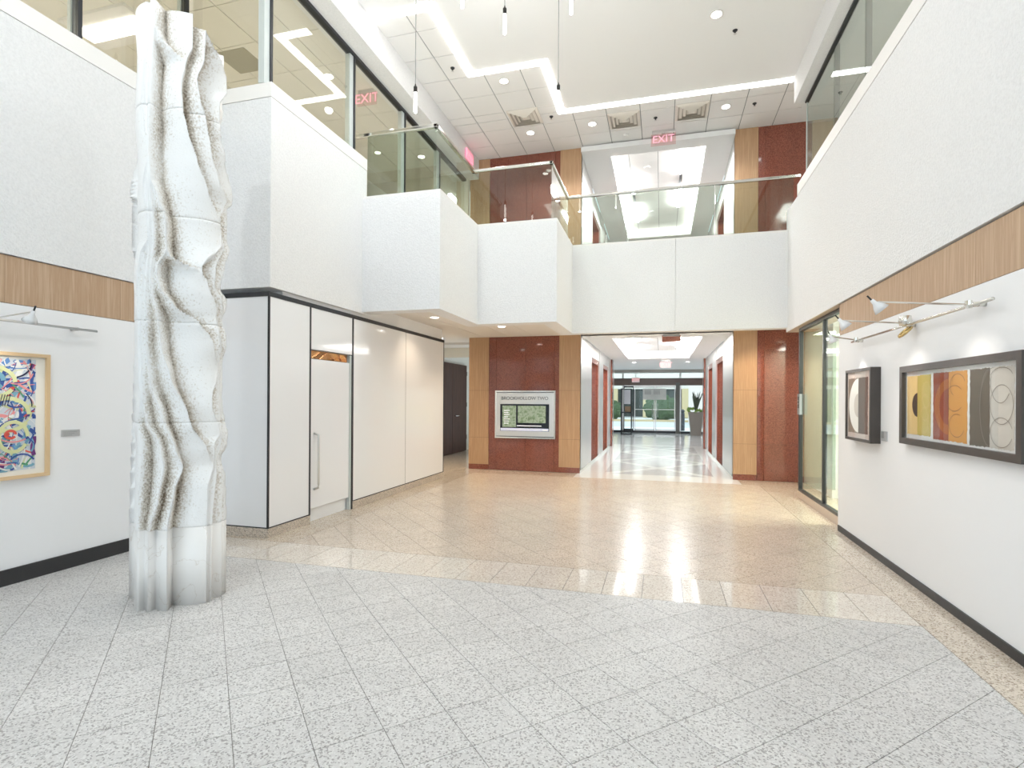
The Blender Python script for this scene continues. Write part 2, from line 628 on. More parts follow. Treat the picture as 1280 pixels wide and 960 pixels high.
d1 = empty('door_1', (XP, 6.06, 0), 'flush white door with long pull handle in the partition', 'door', kind='structure')
box('door_leaf', XP - 0.05, XP - 0.012, 5.62, 6.46, 0.17, 1.985, panelwhite, d1)
box('kick_plate', XP - 0.05, XP - 0.008, 5.62, 6.46, 0.012, 0.165, bronze, d1)
box('jamb', XP - 0.05, XP - 0.004, 6.465, 6.503, 0.0, 2.09, mull, d1)
h = MB()
h.tube([(XP - 0.01, 5.70, 0.40), (XP + 0.05, 5.70, 0.42), (XP + 0.055, 5.70, 0.46), (XP + 0.055, 5.70, 1.02), (XP + 0.05, 5.70, 1.06), (XP - 0.01, 5.70, 1.08)], 0.014, 10)
hd = h.build('handle', steel, d1, smooth=True)
hd['label'] = 'long brushed steel pull handle'
MB().lathe([(0.016, 0), (0.016, 0.012), (0.0, 0.014)], (0, 0, 0), 12).build('keyhole', black, d1)
kh = d1.children[-1]
kh.matrix_local = Matrix.Translation(Vector((XP - 0.012, 6.38, 1.12)) - WLOC['door_1']) @ Matrix.Rotation(R(90), 4, 'Y')
# wavy copper transom
tv, tf = [], []
ny, nz = 48, 14
for i in range(ny + 1):
    for j in range(nz + 1):
        y = 5.62 + 0.80 * i / ny
        z = 1.995 + 0.09 * j / nz
        x = XP - 0.03 + 0.018 * math.sin(9 * y + 2.2 * math.sin(5 * y)) * math.cos(30 * z + 3 * math.sin(7 * y))
        tv.append((x, y, z))
for i in range(ny):
    for j in range(nz):
        a = i * (nz + 1) + j
        tf.append((a, a + nz + 1, a + nz + 2, a + 1))
tr = raw('transom', tv, tf, copper, d1, smooth=True)
tr['label'] = 'wavy copper strip above the door leaf'
box('transom_backing', XP - 0.06, XP - 0.05, 5.62, 6.46, 1.99, 2.095, bronze, d1)

# alcove behind the partition
al = empty('wall_alcove', (-5.5, 12, 0), 'cream painted service alcove beyond the white partition', 'wall', kind='structure')
box('side_wall', -5.75, -5.62, 9.7, 16.5, 0, SOFF, cream, al)
box('lintel', -5.62, -4.05, 12.7, 12.85, 2.56, SOFF + 0.3, cream, al)
box('end_wall', -5.75, -4.0, 16.4, 16.5, 0, SOFF, cream, al)
box('jamb_post', -4.20, -4.05, 11.9, 12.1, 0, SOFF, cream, al)
box('ceiling_board', -5.75, -4.05, 12.0, 16.5, 2.80, 2.9, sfm, al)
d2 = empty('door_2', (-5.55, 14, 0), 'dark walnut door with lever handle in the alcove', 'door', kind='structure')
box('door_leaf', -5.62, -5.55, 13.9, 15.0, 0.01, 2.5, darkwood, d2)
box('door_leaf', -5.62, -5.55, 12.9, 13.885, 0.01, 2.5, darkwood, d2)
lv = MB().tube([(-5.55, 14.05, 1.05), (-5.49, 14.05, 1.05), (-5.485, 14.1, 1.05), (-5.485, 14.22, 1.05)], 0.014, 8)
lv.build('lever_handle', chrome, d2, smooth=True)
for z in (0.35, 1.3, 2.2):
    box('hinge', -5.55, -5.535, 14.98, 15.02, z, z + 0.12, chrome, d2)

# ------------------------------------------------------------------ granite and veneer back wall
COLS_L = [(-4.05, -3.60, 'w'), (-3.597, -3.43, 'g'), (-3.427, -2.785, 'g'), (-2.781, -2.165, 'g'), (-2.161, -2.062, 'g'), (-2.06, -1.62, 'w')]
COLS_R = [(1.32, 1.735, 'w'), (1.74, 1.86, 'g'), (1.863, 2.55, 'g')]


jointm = mat('dark joint', S(70, 48, 34), 0.8)


def backwall(name, label, cols, zj, ztop, base, xs):
    e = empty(name, ((xs[0] + xs[1]) / 2, YB, zj[0]), label, 'wall', kind='structure')
    for (x0, x1, k) in cols:
        for a, b in zip(zj[:-1], zj[1:]):
            za = a + 0.0015
            if k == 'w':
                if a == zj[0] and base:
                    za = base
                box('veneer_panel', x0, x1, YB - 0.012, YB + 0.1, za, b - 0.0015, goldwood, e)
            else:
                box('granite_panel', x0, x1, YB, YB + 0.1, za, b - 0.0015, redgranite, e)
        for zz in zj[1:-1]:
            box('joint', x0, x1, YB - (0.009 if k == 'w' else -0.002), YB + 0.1, zz - 0.0022, zz + 0.0022, jointm, e)
        if base and k == 'w':
            box('granite_base', x0, x1, YB - 0.008, YB + 0.1, 0, base - 0.002, redgranite, e)
    box('backing', xs[0] + 0.03, xs[1] - 0.03, YB + 0.1, YB + 0.35, zj[0], ztop, black, e)
    return e


backwall('wall_back_left', 'red granite and golden veneer wall carrying the lobby directory', COLS_L, (0, 0.69, 1.705, SOFF), SOFF, 0.11, (-4.05, -1.62))
backwall('wall_back_right', 'red granite and golden veneer wall right of the lift corridor', COLS_R, (0, 0.69, 1.715, SOFF), SOFF, 0.11, (1.32, 2.55))
backwall('wall_back_left_upper', 'granite and veneer wall behind the upper railing on the left', COLS_L, (3.4, 4.55, 5.56, CEIL), CEIL, 0, (-4.05, -1.62))
backwall('wall_back_right_upper', 'granite and veneer wall behind the upper railing on the right', COLS_R, (3.4, 4.55, 5.56, CEIL), CEIL, 0, (1.32, 2.55))

# ------------------------------------------------------------------ lobby directory
dr = empty('directory_sign', (-2.78, 11.06, 0.69), 'stainless lobby directory with a lit screen on red granite', 'sign')
DX0, DX1, DZ0, DZ1 = -3.435, -2.126, 0.690, 1.700
fr = MB()
fr.box(DX0, DX1, 11.03, YB, DZ1 - 0.03, DZ1).box(DX0, DX1, 11.03, YB, DZ0, DZ0 + 0.03)
fr.box(DX0, DX0 + 0.03, 11.03, YB, DZ0 + 0.03, DZ1 - 0.03).box(DX1 - 0.03, DX1, 11.03, YB, DZ0 + 0.03, DZ1 - 0.03)
fr.build('frame', steel_bright, dr)
box('face_plate', DX0 + 0.03, DX1 - 0.03, 11.05, YB, DZ0 + 0.03, DZ1 - 0.03, steel, dr)
box('reveal', DX0 + 0.03, DX1 - 0.03, 11.045, 11.05, DZ1 - 0.045, DZ1 - 0.032, black, dr)
box('reveal', DX0 + 0.03, DX1 - 0.03, 11.045, 11.05, DZ0 + 0.032, DZ0 + 0.045, black, dr)
text('lettering', 'BROOKHOLLOW TWO', 0.098, mat('dark steel letters', S(96, 96, 98), 0.4), dr, (-2.79, 11.046, 1.535), ROT_FRONT, 0.002, spacing=0.98)
scr_m = mat('screen glass', S(24, 30, 40), 0.06)
scr = box('screen', -3.32, -2.26, 11.035, 11.05, 0.845, 1.415, scr_m, dr)
e_green = mat('screen picture', S(120, 140, 112), 0.2)
nd = N(e_green, 'ShaderNodeTexNoise')
nd.inputs['Scale'].default_value = 16
nd.inputs['Detail'].default_value = 5
L(e_green, pos(e_green), nd.inputs['Vector'])
rc = ramp(e_green, nd.outputs['Fac'], [(0.3, S(48, 66, 48)), (0.45, S(128, 146, 118)), (0.55, S(206, 210, 200)), (0.7, S(96, 116, 90))])
L(e_green, rc, P(e_green).inputs['Emission Color'])
P(e_green).inputs['Emission Strength'].default_value = 0.55
box('picture_area', -2.93, -2.33, 11.031, 11.035, 1.02, 1.38, e_green, scr)
box('picture_area', -3.27, -2.97, 11.031, 11.035, 0.93, 1.38, e_green, scr)
e_blue = emis('screen blue', (0.05, 0.20, 0.75, 1), 0.55)
e_line = emis('screen lines', (0.9, 0.95, 1, 1), 0.8)
box('blue_bar', -3.31, -2.27, 11.031, 11.035, 0.85, 0.905, e_blue, scr)
for k in range(7):
    box('text_line', -3.235, -3.235 + (0.13, 0.10, 0.12, 0.09, 0.13, 0.11, 0.10)[k], 11.028, 11.031, 1.27 - k * 0.045, 1.284 - k * 0.045, e_line, scr)
box('text_line', -2.95, -2.42, 11.028, 11.031, 0.95, 0.966, e_line, scr)
box('text_line', -2.40, -2.29, 11.028, 11.031, 0.868, 0.884, e_line, scr)


# ------------------------------------------------------------------ lift corridors
def corridor(z0, ztop, lower):
    nm = '' if lower else '_upper'
    where = 'ground floor' if lower else 'upper floor'
    zj = 2.55 if lower else z0 + 2.72
    for sx, xw, side in ((-1, -1.62, 'left'), (1, 1.32, 'right')):
        e = empty('wall_corridor_%s%s' % (side, nm), (xw, 15, z0), 'steel and red granite lift wall on the %s of the %s corridor' % (side, where), 'wall', kind='structure')

        def b(name, y0, y1, za, zb, dx, m):
            return box(name, xw + sx * (0.25), xw + sx * dx, y0, y1, za, zb, m, e)
        b('steel_panel', YB, 12.95, z0, ztop, 0.0, steel)
        b('granite_jamb', 12.95, 13.15, z0, zj, 0.02, redgranite2)
        b('lift_door', 13.15, 13.80, z0, zj - 0.12, 0.12, steel_bright)
        b('lift_door', 13.805, 14.45, z0, zj - 0.12, 0.12, steel_bright)
        b('granite_head', 13.15, 14.45, zj - 0.12, zj, 0.02, redgranite2)
        b('granite_jamb', 14.45, 14.65, z0, zj, 0.02, redgranite2)
        b('steel_panel', 14.65, 15.6, z0, ztop, 0.0, steel)
        b('granite_jamb', 15.6, 15.8, z0, zj, 0.02, redgranite2)
        b('lift_door', 15.8, 16.4, z0, zj - 0.12, 0.12, steel_bright)
        b('lift_door', 16.405, 17.0, z0, zj - 0.12, 0.12, steel_bright)
        b('granite_head', 15.8, 17.0, zj - 0.12, zj, 0.02, redgranite2)
        b('granite_jamb', 17.0, 17.2, z0, zj, 0.02, redgranite2)
        b('steel_panel', 17.2, 18.0, z0, ztop, 0.0, steel)
        b('granite_jamb', 18.0, 18.4, z0, ztop, -0.05, redgranite2)
        b('steel_panel', 18.4, 18.9, z0, ztop, -0.02, steel)
        b('steel_head', 12.95, 14.65, zj, ztop, 0.01, steel)
        b('steel_head', 15.6, 17.2, zj, ztop, 0.01, steel)
        if lower:
            b('base_rail', YB, 18.0, 0, 0.06, -0.015, steel_bright)
    # ceiling with lit recess
    c = empty('ceiling_corridor%s' % nm, (0, 15, ztop), 'white %s corridor ceiling with a glowing rectangular recess' % where, 'ceiling', kind='structure')
    rx0, rx1, ry0, ry1 = (-1.05, 0.82, 11.95 if lower else 11.38, 17.9 if lower else 17.3)
    ys = YB - 0.1 if not lower else YB - 0.05
    zc_ = ztop
    box('ceiling_board', -1.62, rx0, ys, 18.9, zc_, zc_ + 0.1, paint_ceiling, c)
    box('ceiling_board', rx1, 1.32, ys, 18.9, zc_, zc_ + 0.1, paint_ceiling, c)
    box('ceiling_board', rx0, rx1, ys, ry0, zc_, zc_ + 0.1, paint_ceiling, c)
    box('ceiling_board', rx0, rx1, ry1, 18.9, zc_, zc_ + 0.1, paint_ceiling, c)
    zt = zc_ + 0.22
    # cove ledge light around the recess
    for (x0, x1, y0, y1) in ((rx0 - 0.12, rx0 - 0.02, ry0, ry1), (rx1 + 0.02, rx1 + 0.12, ry0, ry1), (rx0, rx1, ry0 - 0.12, ry0 - 0.02), (rx0, rx1, ry1 + 0.02, ry1 + 0.12)):
        box('cove_light', x0, x1, y0, y1, zc_ + 0.105, zc_ + 0.13, e_cove, c)
    box('recess_top', rx0 - 0.25, rx1 + 0.25, ry0 - 0.25, ry1 + 0.25, zt + 0.012, zt + 0.1, gridgrey, c)
    xsx = [rx0 - 0.25, -0.72, -0.11, 0.40, rx1 + 0.25]
    yy = ry0 - 0.25
    while yy < ry1 + 0.2:
        y2 = min(yy + 0.61, ry1 + 0.25)
        for i in range(4):
            box('tile', xsx[i] + 0.006, xsx[i + 1] - 0.006, yy + 0.003, y2 - 0.003, zt, zt + 0.012, tilewhite, c)
        yy += 0.61
    for (x0, x1, y0, y1) in ((rx0 - 0.27, rx0 - 0.25, ry0 - .25, ry1 + .25), (rx1 + 0.25, rx1 + 0.27, ry0 - .25, ry1 + .25), (rx0 - .25, rx1 + .25, ry0 - 0.27, ry0 - 0.25), (rx0 - .25, rx1 + .25, ry1 + 0.25, ry1 + 0.27)):
        box('recess_side', x0, x1, y0, y1, zc_ + 0.1, zt + 0.05, paint_ceiling, c)
    # linear lights
    for sx, x, ylist in ((0, -0.72, ((12.9, 14.0), (14.9, 16.2))), (1, 0.40, ((11.9, 13.0), (13.95, 15.2)))):
        for k, (ya, yb_) in enumerate(ylist):
            if lower:
                ya, yb_ = ya + 0.6, yb_ + 0.6
            t = empty('linear_light', (x, ya, zt - 0.06), '%s linear light tube on the %s of the %s corridor recess' % (('nearer', 'farther')[k], ('left', 'right')[sx], where), 'ceiling light', 'linear lights in the corridor ceiling recesses')
            box('housing', x - 0.045, x + 0.045, ya, yb_, zt - 0.02, zt, mull, t)
            box('diffuser', x - 0.045, x + 0.045, ya, yb_, zt - 0.07, zt - 0.02, e_linear, t)
        ya = ylist[0][1] + (0.6 if lower else 0)
        yb_ = ylist[1][0] + (0.6 if lower else 0)
        box('dark_slot', x - 0.03, x + 0.03, ya + 0.05, yb_ - 0.05, zt - 0.02, zt, black, c)
    for (x, y) in ((-0.35, 12.6), (-0.3, 15.6)):
        MB().lathe([(0.07, 0), (0.06, -0.02), (0.05, -0.022)], (x, y, zt), 16).build('smoke_detector', tilewhite, c)
    return c


corridor(0.0, 2.85, True)
corridor(3.4, 6.58, False)
uf = box('floor_upper', -4.1, 6, YB - 1.06, 20, 3.2, 3.4, corr_white)
struct(uf, 'upper landing floor behind the stucco balcony', 'floor')
ue = box('wall_upper_corridor_end', -1.7, 1.4, 18.9, 19.0, 3.4, 6.6, mat('taupe wall', S(206, 200, 190), 0.7))
struct(ue, 'pale end wall of the upper corridor', 'wall')

# far lobby and entrance
fl_ = empty('ceiling_far_lobby', (0, 22, 3.0), 'pale ceiling of the far entrance lobby', 'ceiling', kind='structure')
box('ceiling_board', -4.2, 4.2, 18.9, 26.2, 2.92, 3.05, paint_ceiling, fl_)
box('drop_beam', -4.2, 4.2, 25.4, 26.2, 2.80, 2.92, mat('grey beam', S(190, 184, 176), 0.6), fl_)
wf = empty('wall_far_lobby', (0, 22, 0), 'side walls of the far entrance lobby', 'wall', kind='structure')
box('side_wall', -4.3, -4.2, 18.9, 26.2, 0, 3.05, paint, wf)
box('side_wall', 4.2, 4.3, 18.9, 26.2, 0, 3.05, paint, wf)
box('return_wall', -4.2, -1.9, 18.85, 18.95, 0, 3.05, paint, wf)
box('return_wall', 1.6, 4.2, 18.85, 18.95, 0, 3.05, paint, wf)
en = empty('door_3', (0, 26.2, 0), 'distant glass entrance doors with steel frame at corridor end', 'door', kind='structure')
YE = 26.1
for x in (-4.0, -2.9, -1.78, 0.82, 2.0, 3.2):
    box('mullion', x - 0.04, x + 0.04, YE, YE + 0.1, 0, 2.9, steel, en)
box('column_post', 0.62, 0.80, YE - 0.05, YE + 0.12, 0, 2.35, mat('grey post', S(120, 118, 114), 0.4), en)
box('header', -4.2, 4.2, YE - 0.02, YE + 0.12, 2.22, 2.56, mat('dark header glass', S(124, 106, 98), 0.2), en)
box('transom_pane', -4.2, 4.2, YE + 0.04, YE + 0.05, 2.56, 2.9, glass_clear, en)
box('sill', -4.2, 4.2, YE, YE + 0.1, 0, 0.10, black, en)
for x0, x1 in ((-4.0, -2.9), (-2.9, -1.8), (0.84, 2.0), (2.0, 3.2)):
    box('pane', x0 + .04, x1 - .04, YE + 0.04, YE + 0.05, 0.1, 2.22, glass_clear, en)
for x0, x1 in ((-1.74, -1.28), (-1.24, -0.32), (-0.28, 0.60)):
    box('door_pane', x0, x1, YE + 0.03, YE + 0.045, 0.1, 2.2, glass_clear, en)
    fr = MB()
    fr.box(x0, x0 + 0.035, YE + 0.01, YE + 0.06, 0.08, 2.2).box(x1 - 0.035, x1, YE + 0.01, YE + 0.06, 0.08, 2.2).box(x0, x1, YE + 0.01, YE + 0.06, 0.08, 0.18).box(x0, x1, YE + 0.01, YE + 0.06, 2.12, 2.2)
    fr.build('door_frame', steel if x0 > -1.7 else black, en)
for x in (-0.42, -0.18):
    MB().tube([(x, YE - 0.02, 0.75), (x, YE - 0.05, 0.78), (x, YE - 0.05, 1.35), (x, YE - 0.02, 1.38)], 0.015, 6).build('pull_handle', chrome, en)
box('push_bar', -1.2, 0.56, YE - 0.03, YE, 1.08, 1.11, steel, en)
nt_ = empty('notice_sheet', (-0.3, YE, 1.55), 'white notice sheets taped to the distant entrance doors', 'notice')
box('sheet', -0.86, 0.20, YE + 0.005, YE + 0.01, 1.55, 2.08, mat('paper', S(240, 240, 236), 0.6), nt_)
for k, x in enumerate((-0.78, -0.38)):
    for j in range(5):
        box('printed_line', x, x + 0.30, YE + 0.003, YE + 0.005, 1.80 + j * 0.045, 1.815 + j * 0.045, gridgrey, nt_)
# dark display stand by the doors
st_ = empty('display_stand', (-1.5, 24.6, 0), 'dark metal poster stand before the distant entrance doors', 'stand')
for (x, y) in ((-1.74, 24.5), (-1.30, 24.5), (-1.74, 24.85), (-1.30, 24.85)):
    box('leg', x - 0.02, x + 0.02, y - 0.02, y + 0.02, 0, 2.02, black, st_)
box('shelf', -1.76, -1.28, 24.48, 24.87, 0.95, 1.0, black, st_)
box('top_bar', -1.76, -1.28, 24.48, 24.87, 2.0, 2.04, black, st_)
box('bottom_bar', -1.76, -1.28, 24.48, 24.87, 0.0, 0.05, black, st_)
box('carton', -1.58, -1.30, 24.52, 24.8, 1.0, 1.25, mat('carton brown', S(150, 126, 100), 0.7), st_)
box('poster', -1.62, -1.34, 24.5, 24.51, 1.35, 1.98, mat('poster paper', S(214, 214, 220), 0.5), st_)

# planter with spiky plant
pl = empty('potted_agave', (1.44, 24.9, 0), 'tall tapered grey planter with spiky agave near the entrance', 'potted plant')
potm = mat('grey planter', S(150, 142, 134), 0.6)
pb = MB()
for (s0, s1, z0, z1) in ((0.21, 0.30, 0, 0.98), (0.315, 0.315, 0.93, 1.02)):
    pb.add([(1.44 - s0, 24.9 - s0, z0), (1.44 + s0, 24.9 - s0, z0), (1.44 + s0, 24.9 + s0, z0), (1.44 - s0, 24.9 + s0, z0), (1.44 - s1, 24.9 - s1, z1), (1.44 + s1, 24.9 - s1, z1), (1.44 + s1, 24.9 + s1, z1), (1.44 - s1, 24.9 + s1, z1)],
           [(0, 3, 2, 1), (4, 5, 6, 7), (0, 1, 5, 4), (1, 2, 6, 5), (2, 3, 7, 6), (3, 0, 4, 7)])
pb.build('pot', potm, pl)
random.seed(4)
leafm = mat('agave leaf', S(92, 100, 82), 0.5)
bush = mat('fresh leaf', S(120, 150, 70), 0.5)
for k in range(16):
    a = k * 2.4
    ln = 0.75 + 0.35 * random.random()
    sp = 0.08 + 0.28 * random.random()
    pts = [(1.44 + math.cos(a) * sp * t ** 1.4 * 1.1, 24.9 + math.sin(a) * sp * t ** 1.4 * 1.1, 0.98 + ln * t * (1 - 0.1 * t)) for t in (0, 0.3, 0.6, 0.85, 1)]
    MB().tube(pts, 0.05, 6, radii=[0.03, 0.05, 0.04, 0.02, 0.004]).build('leaf', leafm, pl, smooth=True)
for k in range(18):
    a = k * 2.4
    x, y = 1.44 + 0.32 * math.cos(a), 24.9 + 0.32 * math.sin(a)
    z = 1.0 + 0.18 * random.random()
    MB().add([(x, y, z - 0.06), (x + 0.07, y, z), (x, y + 0.02, z + 0.09), (x - 0.07, y, z)], [(0, 1, 2, 3)]).build('small_leaf', bush, pl)
bo = empty('trash_receptacle', (0.98, 29, 0), 'dark cylindrical bollard standing outside the entrance glass', 'bollard')
MB().lathe([(0.12, 0), (0.12, 0.85), (0.09, 0.95), (0.13, 0.97), (0.13, 1.0), (0.05, 1.08)], (1.0, 28.5, 0), 16).build('body', mat('bollard grey', S(70, 72, 80), 0.5), bo, smooth=False)
bo.name = 'bollard'

# exterior beyond the entrance
ex = box('ground_exterior', -40, 40, 26.3, 90, -0.15, -0.05, mat('pale paving', S(236, 234, 230), 0.8))
struct(ex, 'sunlit pale paving and drive outside the entrance', 'ground')
box('drive', -40, 40, 33, 41, -0.05, -0.04, mat('asphalt', S(206, 206, 208), 0.9), ex)
box('kerb', -40, 40, 41, 41.5, -0.05, 0.1, mat('tan kerb', S(214, 190, 150), 0.8), ex)
xb_ = empty('exterior_building', (0, 50, 0), 'pale concrete building beyond the entrance glass', 'building')
box('facade', -20, 20, 52, 53, 2.6, 9, mat('pale concrete', S(244, 236, 228), 0.8), xb_)
box('storefront_band', -20, 20, 52.2, 53, 0, 2.6, mat('dark storefront', S(70, 76, 74), 0.3), xb_)
for x in (-7.5, -4.4, -1.2, 2.2):
    box('column', x - 0.45, x + 0.45, 50.5, 51.4, 0, 2.6, mat('tan column', S(216, 196, 156), 0.8), xb_)
box('pale_wall', 1.75, 8, 38, 38.6, 0, 6, mat('pale pink wall', S(238, 222, 214), 0.8), xb_)
hedge_m = mat('hedge green', S(74, 92, 60), 0.8)
random.seed(11)
for k, (x, y, s, lb) in enumerate(((-7.2, 45, 1.0, 'dark green hedge clump left of the entrance doors outside'), (-4.2, 46, 0.8, 'dark green hedge clump behind the notice sheets outside'), (0.0, 46, 1.0, 'dark green hedge clump seen right of the notice sheets outside'))):
    hb = bmesh.new()
    bmesh.ops.create_icosphere(hb, subdivisions=4, radius=1)
    for v_ in hb.verts:
        n_ = v_.co.normalized()
        v_.co = Vector((x, y, s * 0.9)) + Vector((n_.x * s * 1.3, n_.y * s, n_.z * s * 0.95)) * (1 + 0.16 * math.sin(9 * n_.x + k) * math.sin(8 * n_.y) + 0.12 * random.random())
        v_.co.z = max(v_.co.z, -0.04)
    me = bpy.data.meshes.new('hedge')
    hb.to_mesh(me)
    hb.free()
    me.materials.append(hedge_m)
    o = bpy.data.objects.new('hedge', me)
    COL.objects.link(o)
    tag(o, lb, 'hedge', 'hedges outside the entrance')

# ------------------------------------------------------------------ main ceiling
cl = MB()
ZC2 = CEIL + 0.15
cl.box(-3.86, 2.03, YF, 6.58, CEIL, ZC2).box(-2.97, 2.03, 6.58, 8.12, CEIL, ZC2).box(-1.77, 2.03, 8.12, 9.6, CEIL, ZC2)
ce = cl.build('ceiling', paint_ceiling)
struct(ce, 'smooth white ceiling over the open lobby', 'ceiling')
cg = MB()
cg.box(-3.86, -2.97, 6.58, 8.12, CEIL + 0.012, ZC2).box(-3.86, -1.77, 8.12, 9.6, CEIL + 0.012, ZC2).box(-3.86, 2.6, 9.6, YB + 0.1, CEIL + 0.012, ZC2)
cgo = cg.build('ceiling_grid', gridgrey)
struct(cgo, 'white acoustic tile ceiling over the stepped balcony', 'ceiling')
RECTS = [(-3.86, -2.99, 6.60, 8.12), (-3.86, -1.79, 8.12, 9.6), (-3.86, 2.6, 9.62, YB + 0.02)]
VENTS = []
for i in range(-6, 10):
    for j in range(-2, 9):
        x0, x1 = -1.59 + 0.594 * i, -1.59 + 0.594 * (i + 1)
        y0, y1 = 7.0 + 0.592 * j, 7.0 + 0.592 * (j + 1)
        b_ = MB()
        for (a0, a1, c0, c1) in RECTS:
            u0, u1, v0, v1 = max(x0 + 0.007, a0), min(x1 - 0.007, a1), max(y0 + 0.007 if y0 + 0.007 > c0 else c0, c0), min(y1 - 0.007, c1)
            if u1 - u0 > 0.02 and v1 - v0 > 0.02:
                b_.box(u0, u1, v0, v1, CEIL + 0.002, CEIL + 0.02)
        if b_.v:
            b_.build('tile', tilewhite, cgo)

# zigzag strip light
sl = empty('strip_light', (-1, 8.5, CEIL), 'zigzag glowing strip light edging the smooth ceiling', 'ceiling light')
W_ = 0.06
for (x0, x1, y0, y1) in ((-3.85, -2.97 + W_, 6.58 - W_, 6.58 + W_), (-2.97 - W_, -2.97 + W_, 6.58 + W_, 8.12 - W_), (-2.97 - W_, -1.77 + W_, 8.12 - W_, 8.12 + W_), (-1.77 - W_, -1.77 + W_, 8.12 + W_, 9.6 - W_), (-1.77 - W_, 2.02, 9.6 - W_, 9.6 + W_)):
    box('diffuser', x0, x1, y0, y1, CEIL - 0.012, CEIL - 0.0005, e_strip, sl)

# soffit beams either side
bl = box('wall_left_beam', -4.30, -3.85, YF, YB, 6.28, ZC2, stucco_m)
struct(bl, 'white ceiling beam above the glazing on the left', 'beam')
br_ = box('wall_right_beam', 2.02, 2.35, YF, 9.55, 6.28, ZC2, stucco_m)
struct(br_, 'white ceiling beam above the glazing on the right', 'beam')
box('beam_top', 2.35, 6, YF, 12, 6.7, 6.85, paint_ceiling, br_)

# vents
for (x, y, lb) in ((-2.45, 9.62, 'square ceiling air diffuser left of the strip light corner'), (-0.70, 10.18, 'square ceiling air diffuser left of the clear exit sign'), (0.49, 10.18, 'square ceiling air diffuser right of the clear exit sign')):
    v = empty('air_diffuser', (x, y, CEIL), lb, 'air vent', 'square ceiling diffusers')
    vm = mat('diffuser metal', S(238, 232, 222), 0.4, 0.0)
    s = 0.285
    box('back_plate', x - s, x + s, y - s, y + s, CEIL - 0.002, CEIL + 0.002, mat('duct shade', S(206, 198, 188), 0.7), v)
    for k, r_ in enumerate((0.285, 0.215, 0.15, 0.085)):
        m_ = MB()
        zi, zo = CEIL - 0.004, CEIL - 0.03
        ri = r_ - 0.045
        m_.add([(x - r_, y - r_, zi), (x + r_, y - r_, zi), (x + r_, y + r_, zi), (x - r_, y + r_, zi), (x - ri, y - ri, zo), (x + ri, y - ri, zo), (x + ri, y + ri, zo), (x - ri, y + ri, zo)],
               [(0, 1, 5, 4), (1, 2, 6, 5), (2, 3, 7, 6), (3, 0, 4, 7)] + ([(4, 5, 6, 7)] if k == 3 else []))
        m_.build('louvre_ring', vm, v)

# downlights
DL = [(-2.51, 8.44, CEIL, 'recessed downlight in the tile ceiling inside the strip light corner', 5.0, 0),
      (-1.29, 10.18, CEIL, 'recessed downlight left of the middle air diffuser', 5.0, 0),
      (1.06, 10.18, CEIL, 'recessed downlight right of the right air diffuser', 5.0, 0),
      (-2.49, 10.21, CEIL, 'recessed downlight above the upper granite wall on the left', 5.0, 0),
      (0.68, 7.72, CEIL, 'recessed downlight in the smooth white ceiling', 1.0, 0),
      (-3.7, 6.05, CEIL, 'recessed downlight beside the beam on the left', 0.08, 0),
      (-2.84, 9.5, SOFF, 'round downlight in the soffit above the directory', 1.3, 1),
      (-4.7, 11.0, SOFF, 'round downlight in the soffit before the alcove', 2.2, 1),
      (-3.6, 8.2, SOFF, 'round downlight in the soffit beside the white partition', 0.45, 1),
      (1.75, 10.45, SOFF, 'round downlight in the soffit above the right granite wall', 1.3, 1),
      (-0.2, 10.55, SOFF, 'round downlight in the soffit at the corridor mouth', 1.3, 1),
      (-1.0, 20.5, 2.92, 'left added round downlight in the far entrance lobby', 2.0, 2), (0.9, 20.5, 2.92, 'right added round downlight in the far entrance lobby', 2.0, 2), (0.0, 23.5, 2.92, 'farthest added round downlight before the entrance doors', 2.0, 2)]  # the far lobby downlights are added to brighten that lobby
for i_, (x, y) in enumerate(((-2.6, 4.6), (0.7, 4.6), (-2.6, 1.4), (0.7, 1.4), (-2.6, -1.4), (0.7, -1.4))):  # unseen downlights added as fill for walls and ceiling
    DL.append((x, y, CEIL, '%s added fill downlight of the lobby ceiling towards the glazed front' % ('first', 'second', 'third', 'fourth', 'fifth', 'sixth')[i_], 1.0, 0))
for (x, y, z, lb, st, warm) in DL:
    d = empty('downlight', (x, y, z), lb, 'ceiling light', 'recessed downlights')
    MB().lathe([(0.095, 0.0), (0.095, -0.004), (0.07, -0.006), (0.07, 0.0)], (x, y, z), 20).build('trim_ring', capwhite, d)
    MB().lathe([(0.065, 0.0), (0.065, -0.007)], (x, y, z), 20).build('lens', e_disc, d)
    sp = bpy.data.lights.new('downlight beam', 'SPOT')
    sp.energy = (50 if z > 4 else 125) * st * LAMP
    sp.color = (1, 0.79, 0.56) if warm == 1 else (0.99, 0.99, 1.0)
    sp.spot_size = R(130)
    sp.spot_blend = 0.8
    sp.shadow_soft_size = 0.07
    so_ = bpy.data.objects.new('downlight_lamp', sp)
    link(so_, d)
    so_.location = (0, 0, -0.02)

